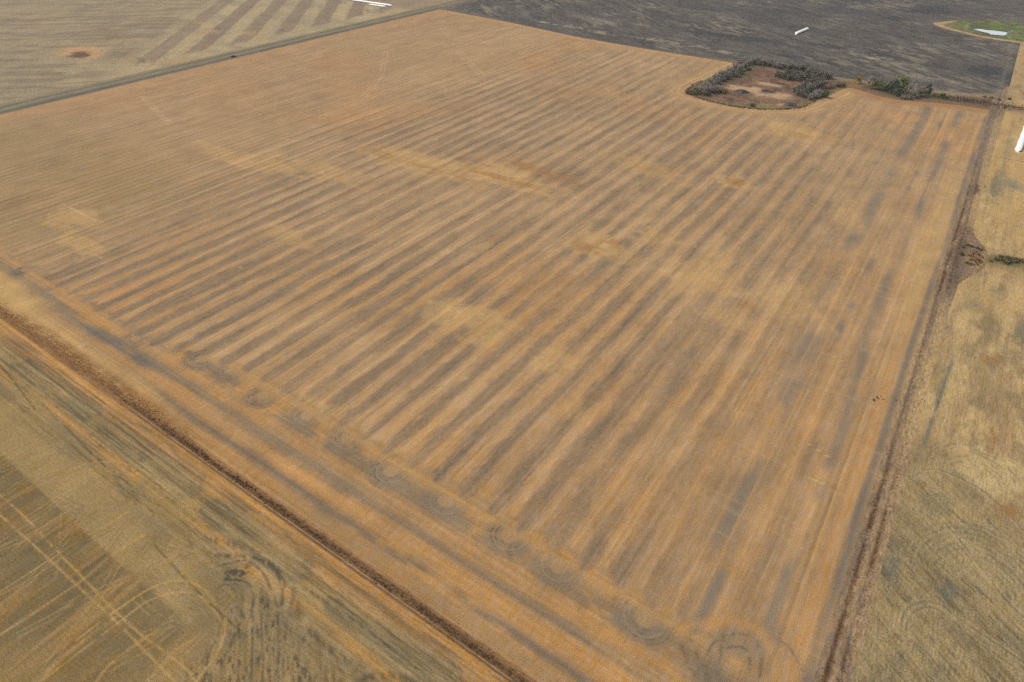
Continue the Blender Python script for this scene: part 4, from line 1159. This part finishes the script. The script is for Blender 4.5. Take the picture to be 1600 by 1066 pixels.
# tree clump between the slough and the corner of the field
def tree(name, label, xy, r, h, cols, seed, n, top=None, bark=A(120, 112, 104), z0=1.0, twig=0, group=None, leaf=(0.4, 0.85)):
    z = float(terrain(np.float32(xy[0]), np.float32(xy[1])))
    r *= 1.3; h *= 1.38; n = int(n * 1.4); twig = int(twig * 1.5)
    t = thing(name, label, 'tree', (xy[0], xy[1], z), rng.uniform(0, 6.28), group)
    q = random.Random(seed)
    V, F, C = [], [], []
    lean = Vector((q.uniform(-.5, .5), q.uniform(-.5, .5), 0))
    tp = [Vector((0, 0, -0.3)), Vector((0, 0, h * 0.4)) + lean * 0.5, Vector((0, 0, h * 0.92)) + lean]
    tube_path(V, F, C, tp, 0.30, 0.05, bark, 7)
    part('trunk', mesh_from('trunk', V, F, M_bark, True, np.array(C, dtype=np.float32)), t)
    V, F, C, ends = [], [], [], []
    for i in range(16):
        a = q.uniform(0, 6.28); zz = h * q.uniform(0.14, 0.8)
        s = Vector((0, 0, zz)) + lean * (zz / h)
        L = r * q.uniform(0.6, 1.0) * (1.1 - 0.6 * zz / h)
        e = s + Vector((math.cos(a) * L, math.sin(a) * L, L * q.uniform(0.5, 1.1)))
        mid = s.lerp(e, 0.5) + Vector((0, 0, -0.1 * L))
        tube_path(V, F, C, [s, mid, e], 0.12, 0.03, bark)
        ends.append((s, mid, e))
    part('limbs', mesh_from('limbs', V, F, M_bark, True, np.array(C, dtype=np.float32)), t)
    if n:
        part('crown', crown_mesh('crown', r, h, z0, n, seed + 3, cols, leaf, 26, top=top), t)
    if twig:
        part('twigs', twigs_mesh('twigs', ends + [tuple(tp)], twig, seed + 4, GREYC, (0.9, 2.4), 0.08), t)
    return t


BLUEG = [A(84, 100, 74), A(74, 90, 66), A(98, 110, 80)]
tree('poplar_tree', 'tallest tree of the clump, yellow-green crown above darker lower leaves', (-64.1, 859.9), 5.2, 14.5, GRN, 2001, 900, YGR)
tree('dense_tree', 'dark blue-green tree left of and below the tall yellow-green one', (-68.8, 850.6), 4.6, 9.5, BLUEG, 2011, 700)
tree('dense_tree', 'dark leaning tree at the right end of the clump', (-34.8, 863.0), 3.4, 9.0, BLUEG, 2021, 480)
tree('dense_tree', 'low dark green tree at the front foot of the tall yellow-green one', (-61.9, 842.1), 3.8, 6.5, BLUEG, 2031, 420)
tree('small_poplar', 'small yellowing tree at the left end of the clump', (-107.4, 867.4), 3.2, 6.5, YEL, 2041, 330)
tree('small_poplar', 'olive green tree between the yellowing tree and the tall one', (-88.4, 855.5), 4.2, 7.0, OLV, 2051, 460)
tree('small_poplar', 'small dark olive tree just right of the mid olive one', (-81.9, 854.7), 3.2, 5.8, GRN, 2061, 300)
for x, y, h in ((-96.1, 865.9, 7.5), (-86.4, 865.7, 7.5), (-77.4, 861.1, 6)):
    tree('bare_tree', 'leafless grey tree in the left half of the clump', (x, y), 3.6, h, GREYC, rng.randrange(9999), 0, twig=520, group='leafless trees in the left half of the clump')
for x, y, h in ((-53.2, 848.8, 9), (-50.7, 864.6, 10.5), (-44.5, 855.4, 9.5), (-42.2, 869.4, 11), (-47.3, 845.2, 8), (-39.3, 879.0, 8.5), (-57.3, 867.9, 10)):
    tree('bare_tree', 'leafless grey tree in the right half of the clump', (x, y), 4.0, h, GREYC, rng.randrange(9999), 0, twig=600, group='leafless trees in the right half of the clump')
tree('small_poplar', 'green leafy tree between the olive trees and the dark blue-green one', (-74.8, 853.3), 4.0, 7.0, GRN, 2071, 460, OLV)
tree('small_poplar', 'low olive tree in front of the bare trees, left of the leaning dark one', (-39.1, 855.3), 3.6, 5.4, OLV, 2081, 380)
tree('small_poplar', 'small yellow-green tree right beside the tallest tree', (-58.8, 860.0), 3.6, 9.6, YGR, 2091, 420)
plant('brown', (-54.6, 834.2), 0.75, 'orange-brown bush at the front foot of the tree clump')
plant('greygreen', (-43.0, 844.7), 0.7, 'grey-green bush under the leafless trees, right half of the clump')
plant('greygreen', (-49.1, 836.9), 0.65, 'grey-green bush beside the orange-brown one at the foot of the clump')
plant('green', (-19.5, 863.9), 0.75, 'low dark bush in the grass right of the tree clump')
for x, y in ((24.9, 897.9), (31.9, 895.3), (18.0, 898.0), (41.5, 905.3), (38.7, 874.5)):
    plant('weed', (x, y), 1.5, 'low dark brush on the dirt margin beside the plough corner', 'low brush beside the plough corner', 'margin_brush', 'brush')

# weeds and shrubs where the cross ditch meets the trail
plant('rust', (43.7, 477.0), 1.25, 'rust and yellow bush in the ditch mouth by the trail')
for p in ((40.6, 483.0), (44.7, 487.1), (46.3, 476.8)):
    plant('rust', p, 0.85, 'smaller rusty bush round the yellow one in the ditch mouth', 'small rusty bushes in the ditch mouth')
for p in ((40.8, 476.9), (41.3, 487.7), (47.1, 484.6), (45.2, 472.0), (42.4, 471.0), (39.2, 482.0), (42.9, 491.0)):
    plant('rust', p, 0.62, 'low rusty tuft at the edge of the ditch mouth patch', 'low rusty tufts round the ditch mouth', 'rusty_tuft', 'weed')
for p in ((34.8, 492.7), (37.0, 497.6), (39.7, 497.4), (42.8, 497.4), (45.5, 496.1)):
    plant('weed', p, 1.0, 'grey-brown weed clump along the far rim of the ditch mouth', 'weed clumps on the far rim of the ditch mouth', 'trail_weed', 'weed')
plant('low', (35.3, 480.2), 0.9, 'dark green bush on the trail side of the rusty ditch mouth', None, 'ditch_shrub')
for p in ((39.1, 470.6), (41.4, 469.3)):
    plant('low', p, 0.7, 'low green clump at the near side of the rusty ditch mouth', 'low green clumps at the ditch mouth', 'ditch_shrub')
for i, p in enumerate(((54.7, 487.0), (56.5, 492.5), (58.6, 487.9), (61.5, 492), (60.8, 494.6), (62.5, 488.7), (64.4, 495.1), (66.4, 490.5), (67.9, 495.7), (70.2, 493.2), (72.1, 497.7), (60.5, 485.2), (52.1, 482.1))):
    plant('low', p, 0.95 if i < 12 else 0.7, 'low olive green shrub in the overgrown ditch running to the right edge', 'low shrubs in the overgrown ditch', 'ditch_shrub')

# ---------------------------------------------------------------- dark heaps on the slough bed
M_heap = soil_mat('heaped_dark_earth', fine=1.0, streak=(1, 1), amt=0.45, amt2=0.3)


def heap(label, xy, rx, ry, h, rot, seed, sticks):
    z = float(terrain(np.float32(xy[0]), np.float32(xy[1]))) + 0.05
    t = thing('earth_heap', label, 'heap', (xy[0], xy[1], z), rot)
    q = random.Random(seed)
    th = np.linspace(0, 2 * math.pi, 29)[:-1]; V = [(0, 0, h)]; 
    for i, f in enumerate((0.3, 0.55, 0.8, 1.0)):
        for k, a in enumerate(th):
            j = 1 + 0.22 * math.sin(3 * a + seed) + 0.12 * math.sin(7 * a + 2 * seed) + q.uniform(-.08, .08)
            zz = h * (1 - f ** 1.7) * q.uniform(0.75, 1.15) if f < 1 else -0.25
            V.append((rx * f * j * math.cos(a), ry * f * j * math.sin(a), zz))
    F = [(0, 1 + k, 1 + (k + 1) % 28) for k in range(28)]
    for i in range(3):
        for k in range(28):
            a, b = 1 + i * 28 + k, 1 + i * 28 + (k + 1) % 28
            F += [(a, a + 28, b + 28), (a, b + 28, b)]
    cols = np.array([A(84, 84, 82) * q.uniform(0.7, 1.3) for _ in V], dtype=np.float32)
    part('mound', mesh_from('mound', V, F, M_heap, False, cols), t)
    V, F, C = [], [], []
    for i in range(sticks):
        a = q.uniform(0, 6.28); f = math.sqrt(q.uniform(0, 0.9))
        p = Vector((rx * f * math.cos(a), ry * f * math.sin(a), h * (1 - f ** 1.7) * 0.9))
        d = Vector((q.gauss(0, 1), q.gauss(0, 1), abs(q.gauss(0.3, 0.4)))).normalized() * q.uniform(1.0, 2.6)
        tube_path(V, F, C, [p - d * 0.4, p + Vector((0, 0, .15)), p + d * 0.6], 0.12, 0.04, A(88, 84, 82) * q.uniform(0.7, 1.5))
    o = part('brushwood', mesh_from('brushwood', V, F, M_bark, True, np.array(C, dtype=np.float32)), t)
    return t


heap('largest dark heap of earth and brush, left on the pale slough mud', (-205.3, 752.6), 8.0, 6.0, 3.0, 0.5, 1, 70)
heap('small dark heap with a low tail in the middle of the slough', (-185.6, 773.8), 5.2, 3.0, 1.8, 0.6, 2, 30)
heap('dark brush heap on the near rim of the slough beside pale sand', (-147.5, 737.7), 6.5, 6.0, 2.8, 0.4, 3, 80)
heap('long flat dark heap right of the small one in mid slough', (-177.8, 773.8), 5.0, 2.2, 0.8, 0.5, 4, 14)


# ---------------------------------------------------------------- white grain bags
mt, nn, ll, bsdf = node_mat('white_bag_film')
bsdf.inputs['Base Color'].default_value = (0.84, 0.84, 0.83, 1); bsdf.inputs['Roughness'].default_value = 0.35
tn = nn.new('ShaderNodeTexNoise'); tn.inputs['Scale'].default_value = 1.5; tn.inputs['Detail'].default_value = 4
tb = nn.new('ShaderNodeBump'); tb.inputs['Strength'].default_value = 0.25; tb.inputs['Distance'].default_value = 0.1
ll.new(tn.outputs[0], tb.inputs['Height']); ll.new(tb.outputs[0], bsdf.inputs['Normal'])
M_bag = mt
mt, nn, ll, bsdf = node_mat('folded_film')
bsdf.inputs['Base Color'].default_value = (0.66, 0.65, 0.62, 1); bsdf.inputs['Roughness'].default_value = 0.5
M_fold = mt


def grain_bag(label, p0, p1, w=3.7, h=2.5, group='white grain bags', seed=1):
    a, b = Vector((p0[0], p0[1])), Vector((p1[0], p1[1]))
    d = b - a; L = d.length; rot = math.atan2(d.y, d.x)
    z = float(terrain(np.float32((p0[0] + p1[0]) / 2), np.float32((p0[1] + p1[1]) / 2)))
    t = thing('grain_bag', label, 'grain bag', (p0[0], p0[1], z), rot, group)
    q = random.Random(seed)
    ns = int(L / 1.2) + 6; k = 18
    V, F = [], []
    xs = [0.0, 0.35, 0.9, 1.7] + list(np.linspace(2.6, L - 2.6, ns)) + [L - 1.7, L - 0.9, L - 0.35, L]
    for i, x in enumerate(xs):
        e = min(x, L - x)
        f = 0.25 if e <= 0 else min(1.0, 0.25 + 0.75 * math.sqrt(min(1, e / 2.4)))
        wob = 1 + q.uniform(-.025, .025)
        for j in range(k):
            th = 2 * math.pi * j / k
            cy, cz = math.cos(th), math.sin(th)
            y = 0.5 * w * f * wob * math.copysign(abs(cy) ** 0.85, cy)
            zz = h * (0.5 + 0.5 * math.copysign(abs(cz) ** 0.8, cz)) * (f if cz > -0.2 else 1) 
            zz = min(zz, h * f * wob)
            V.append((x, y + 0.12 * math.sin(x * 0.25 + seed), max(zz - 0.12, -0.1)))
    for i in range(len(xs) - 1):
        for j in range(k):
            F.append((i * k + j, (i + 1) * k + j, (i + 1) * k + (j + 1) % k, i * k + (j + 1) % k))
    part('bag_tube', mesh_from('bag_tube', V, F, M_bag, True), t)
    for sx, x in ((-1, 0.0), (1, L)):
        V, F = [], []
        for i in range(5):
            for j in range(7):
                V.append((x + sx * (i * 0.45 - 0.2), (j / 6 - 0.5) * w * (0.34 + 0.12 * i), 0.55 * math.exp(-i * 0.8) + 0.07 * ((j + i) % 2) + 0.03))
        for i in range(4):
            for j in range(6):
                F.append((i * 7 + j, i * 7 + j + 1, (i + 1) * 7 + j + 1, (i + 1) * 7 + j))
        n0 = len(V)
        V += [(vx, vy, vz - 0.05) for vx, vy, vz in V]
        F += [tuple(n0 + q_ for q_ in reversed(f)) for f in F]
        part('folded_end', mesh_from('folded_end', V, F, M_fold, True), t)
    return t


grain_bag('long white grain bag on the golden stubble at the right edge beside the trail', (56.4, 725.2), (61.4, 826), 5.2, 2.9, seed=1)
grain_bag('short white grain bag alone in the dark ploughed field', (-235.6, 1080.1), (-230.8, 1126.9), 5.0, 3.1, seed=2)
grain_bag('longer of two white grain bags beyond the gravel road', (-958, 852.8), (-827.9, 861.9), 4.4, 2.8, seed=3)
grain_bag('shorter of two white grain bags beyond the gravel road, in front', (-865.1, 846.6), (-831.1, 850.2), 3.4, 2.4, seed=4)


# ---------------------------------------------------------------- pickup by the gravel road
def plain(name, col, rough=0.4, metal=0.0):
    mt, n, l, b = node_mat(name)
    t = n.new('ShaderNodeTexNoise'); t.inputs['Scale'].default_value = 3.0
    r = n.new('ShaderNodeMapRange'); r.inputs[3].default_value = 0.85; r.inputs[4].default_value = 1.15
    vm = n.new('ShaderNodeVectorMath'); vm.operation = 'SCALE'; vm.inputs[0].default_value = col
    l.new(t.outputs[0], r.inputs[0]); l.new(r.outputs[0], vm.inputs['Scale']); l.new(vm.outputs[0], b.inputs['Base Color'])
    b.inputs['Roughness'].default_value = rough; b.inputs['Metallic'].default_value = metal
    return mt


M_paint = plain('dark_paint', (0.018, 0.019, 0.022), 0.3)
M_glass = plain('dark_glass', (0.03, 0.04, 0.045), 0.08)
M_tyre = plain('tyre_rubber', (0.02, 0.02, 0.02), 0.9)
M_rim = plain('rim_metal', (0.4, 0.4, 0.42), 0.35, 0.8)
M_lamp = plain('lamp_lens', (0.75, 0.75, 0.72), 0.15)
M_red = plain('tail_lens', (0.35, 0.02, 0.02), 0.2)


def solid(name, prof, y0, y1, material, parent, taper=0.0):
    """a closed prism from a side profile (x, z), rounded by a bevel"""
    bm = bmesh.new()
    n = len(prof); zmax = max(p[1] for p in prof); zmin = min(p[1] for p in prof)
    tf = lambda z: taper * (z - zmin) / (zmax - zmin + 1e-6)
    a = [bm.verts.new((x, y0 + tf(z), z)) for x, z in prof]; b = [bm.verts.new((x, y1 - tf(z), z)) for x, z in prof]
    bm.faces.new(a); bm.faces.new(b[::-1])
    for i in range(n):
        bm.faces.new((a[i], b[i], b[(i + 1) % n], a[(i + 1) % n])[::-1])
    bmesh.ops.recalc_face_normals(bm, faces=bm.faces)
    bmesh.ops.bevel(bm, geom=list(bm.edges), offset=0.04, segments=2, affect='EDGES', clamp_overlap=True)
    me = bpy.data.meshes.new(name); bm.to_mesh(me); bm.free(); me.materials.append(material)
    return part(name, me, parent)


def wheel_meshes():
    out = []
    for nm, r0, r1, w, mt_ in (('tyre', 0.40, 0.25, 0.28, M_tyre), ('rim', 0.25, 0.06, 0.22, M_rim)):
        V, F = [], []; k = 20
        ring = [(r1, -w / 2), (r0 * 0.95, -w / 2), (r0, -w / 3), (r0, w / 3), (r0 * 0.95, w / 2), (r1, w / 2)]
        for j in range(k):
            a = 2 * math.pi * j / k
            for r, y in ring: V.append((r * math.cos(a), y, r * math.sin(a)))
        m_ = len(ring)
        for j in range(k):
            for i in range(m_):
                F.append((j * m_ + i, j * m_ + (i + 1) % m_, ((j + 1) % k) * m_ + (i + 1) % m_, ((j + 1) % k) * m_ + i))
        out.append((nm, mesh_from(nm, V, F, mt_, True)))
    return out


px, py = -760.6, 505.0
truck = thing('pickup_truck', 'dark pickup parked at the field edge beside the gravel road', 'truck',
              (px, py, float(terrain(np.float32(px), np.float32(py)))), math.radians(80))
solid('body', [(-2.85, 0.45), (2.75, 0.45), (2.85, 0.62), (2.82, 1.0), (1.35, 1.12), (-0.85, 1.12), (-2.85, 1.10)], -0.98, 0.98, M_paint, truck, 0.03)
solid('cab_roof', [(-0.80, 1.10), (1.25, 1.10), (0.55, 1.72), (0.35, 1.86), (-0.55, 1.86), (-0.72, 1.74)], -0.88, 0.88, M_paint, truck, 0.14)
solid('windscreen', [(1.14, 1.22), (1.20, 1.24), (0.62, 1.74), (0.56, 1.72)], -0.74, 0.74, M_glass, truck, 0.06)
for sy in (-1, 1):
    solid('side_window', [(-0.62, 1.22), (0.98, 1.22), (0.46, 1.70), (-0.55, 1.72)], sy * 0.845 - 0.02, sy * 0.845 + 0.02, M_glass, truck)
    solid('headlight', [(2.80, 0.78), (2.88, 0.78), (2.87, 0.94), (2.80, 0.94)], sy * 0.72 - 0.16, sy * 0.72 + 0.16, M_lamp, truck)
    solid('tail_light', [(-2.90, 0.75), (-2.82, 0.75), (-2.82, 1.02), (-2.90, 1.02)], sy * 0.86 - 0.08, sy * 0.86 + 0.08, M_red, truck)
solid('bed_floor', [(-2.70, 1.105), (-0.95, 1.105), (-0.95, 1.16), (-2.70, 1.16)], -0.78, 0.78, M_tyre, truck)
wm = wheel_meshes()
for x in (-1.75, 1.8):
    for sy in (-0.9, 0.9):
        w_ = part('wheel', wm[0][1], truck); w_.location = (x, sy, 0.40)
        r_ = part('rim', wm[1][1], w_)


# ---------------------------------------------------------------- dark clods by the trail
M_clod = plain('dark_clod', (0.035, 0.03, 0.027), 0.95)
clod_me = []
for sd_ in range(3):
    q = random.Random(3000 + sd_)
    bm = bmesh.new(); bmesh.ops.create_icosphere(bm, subdivisions=2, radius=0.5)
    for v_ in bm.verts:
        v_.co *= q.uniform(0.75, 1.15); v_.co.z *= 0.7
    me = bpy.data.meshes.new('clod'); bm.to_mesh(me); bm.free(); me.materials.append(M_clod); clod_me.append(me)


def clod(p, s, label, group):
    o = link(bpy.data.objects.new('earth_clod', clod_me[rng.randrange(3)]))
    o.location = (p[0], p[1], 0.15 * s); o.scale = (s, s * rng.uniform(0.7, 1.1), s * 0.8); o.rotation_euler = (0, 0, rng.uniform(0, 6))
    o['label'] = label; o['category'] = 'clod'
    if group: o['group'] = group


for p, s in (((15.6, 292.5), 1.3), ((16.5, 295.4), 1.1), ((17.3, 294.9), 0.9), ((19.3, 295.7), 0.8), ((16.0, 291.7), 0.8), ((17.9, 297.5), 0.7)):
    clod(p, s, 'dark clod in the scatter beside the thin orange line near the trail', 'clods beside the orange line')
clod((24.6, 298.4), 0.9, 'single dark clod between the orange line scatter and the trail', None)
clod((41.7, 308.9), 0.9, 'dark clod beside the grey streak just east of the trail', None)
for p in ((35.0, 306.9), (36.0, 305.9)):
    clod(p, 0.7, 'dark clod on the east side of the trail ruts', 'clods on the east side of the trail')
clod((23.8, 175.5), 0.4, 'small dark clod close to the near right end of the field', None)


# ---------------------------------------------------------------- dead weeds standing in the ditch, on the trail and on the slough rim
def tuft_field(name, spots, cols, hgt, material, seed):
    q = random.Random(seed); V, F, C = [], [], []
    for (x, y) in spots:
        z = float(terrain(np.float32(x), np.float32(y)))
        c0 = np.array(q.choice(cols)) * q.uniform(0.7, 1.3)
        for b in range(5):
            a = q.uniform(0, 6.28); H = hgt * q.uniform(0.5, 1.2); ln = q.uniform(0.1, 0.7) * H; w = q.uniform(0.08, 0.2) * hgt / 0.6
            bx, by = x + q.uniform(-.25, .25), y + q.uniform(-.25, .25)
            s = Vector((-math.sin(a), math.cos(a), 0)) * w
            e = Vector((bx + math.cos(a) * ln, by + math.sin(a) * ln, z + H))
            o = Vector((bx, by, z - 0.05)); i = len(V)
            V += [tuple(o - s), tuple(o + s), tuple(e + s * 0.5), tuple(e - s * 0.5)]
            F.append((i, i + 1, i + 2, i + 3)); C += [c0] * 4
    o = link(bpy.data.objects.new(name, mesh_from(name, V, F, material, False, np.array(C, dtype=np.float32))))
    o['kind'] = 'stuff'
    return o


q = random.Random(77)
WEED = [A(126, 94, 66), A(110, 80, 58), A(148, 112, 78), A(166, 130, 90)]
STRAW = [A(190, 156, 104), A(176, 140, 92), A(206, 178, 128)]
def clumpy(x, sc, sd_): return float(fbm(np.float32(x / sc), np.float32(3.3), sd_, 2))
spots = []
for i in range(1700):
    x = q.uniform(-300, -30)
    dens = (x + 300) / 70 if x < -230 else 1
    if q.random() < dens * (0.25 + 1.2 * max(0, clumpy(x, 9, 5) - 0.25)):
        spots.append((x, 84.3 + q.gauss(0.2, 0.8)))
tuft_field('ditch_weeds', spots, WEED, 0.42, M_leaf, 1)
spots = []
for i in range(1500):
    x = q.uniform(-430, -225)
    spots.append((x, 87.0 + q.gauss(0, 1.8)))
tuft_field('dry_bank_grass', spots, [A(164, 122, 70), A(186, 146, 88), A(146, 104, 58), A(200, 172, 122)], 0.3, M_leaf, 2)
spots = []
for i in range(3600):
    y = 90 + 760 * q.random() ** 1.5
    x0 = 29.0 if q.random() < 0.6 else 33.4
    if q.random() < 0.25 + 1.3 * max(0, clumpy(y, 8, int(x0)) - 0.3):
        if 250 < y < 420 and q.random() < 0.75: continue
        if y > 560 and (x0 > 30 or q.random() < 0.5): continue
        spots.append((x0 + q.gauss(0, 0.55) - 1.0 * (clumpy(y, 25, 9) - 0.5), y))
tuft_field('trail_weeds', spots, WEED, 0.40, M_leaf, 3)
spots = []
for i in range(1100):
    y_ = 438 + 92 * q.random(); e_ = float(EAST(y_))
    spots.append((q.uniform(30, e_ + 0.5), y_))
tuft_field('trail_brush', spots, [A(150, 124, 102), A(134, 110, 92), A(164, 138, 112), A(122, 100, 84)], 0.34, M_leaf, 7)
spots = []
for i in range(1300):
    k = q.randrange(len(SLOUGH) - 1); a, b = SLOUGH[k], SLOUGH[k + 1]; f = q.random()
    if a[1] > 765: continue
    spots.append((a[0] + (b[0] - a[0]) * f + q.gauss(0, 1.0), a[1] + (b[1] - a[1]) * f + q.gauss(0, 1.3)))
tuft_field('slough_rim_grass', spots, [A(104, 84, 66), A(116, 98, 70), A(86, 72, 60), A(126, 112, 78)], 0.9, M_leaf, 4)
spots = []
for i in range(420):
    k = q.randrange(len(POND) - 1); a, b = POND[k], POND[k + 1]; f = q.random()
    if (a[1] + b[1]) / 2 < 1268:
        spots.append((a[0] + (b[0] - a[0]) * f + q.gauss(0, 1.2), a[1] + (b[1] - a[1]) * f - abs(q.gauss(1, 2.0))))
tuft_field('pond_reeds', spots, [A(84, 96, 56), A(98, 112, 62), A(110, 104, 72)], 1.2, M_leaf, 5)
spots = []
for i in range(500):
    x = q.uniform(-30, 70); spots.append((x, 872 + 0.1 * x + q.gauss(0, 6)))
tuft_field('margin_weeds', spots, [A(96, 82, 66), A(80, 68, 56), A(126, 112, 80)], 1.0, M_leaf, 6)

# ---------------------------------------------------------------- thin autumn haze
HS = 7400.0
bm = bmesh.new(); bmesh.ops.create_cube(bm, size=1.0)
me = bpy.data.meshes.new('haze'); bm.to_mesh(me); bm.free()
mt = bpy.data.materials.new('haze_air'); mt.use_nodes = True
mt.node_tree.nodes.clear()
pv = mt.node_tree.nodes.new('ShaderNodeVolumePrincipled')
pv.inputs['Color'].default_value = (0.92, 0.95, 1.0, 1)
pv.inputs['Density'].default_value = 0.000045
ov = mt.node_tree.nodes.new('ShaderNodeOutputMaterial')
mt.node_tree.links.new(pv.outputs[0], ov.inputs['Volume'])
me.materials.append(mt)
haze = link(bpy.data.objects.new('haze', me))
haze.scale = (2 * HS, 2 * HS, 218.6); haze.location = (0, 0, 105.5)
haze['kind'] = 'stuff'
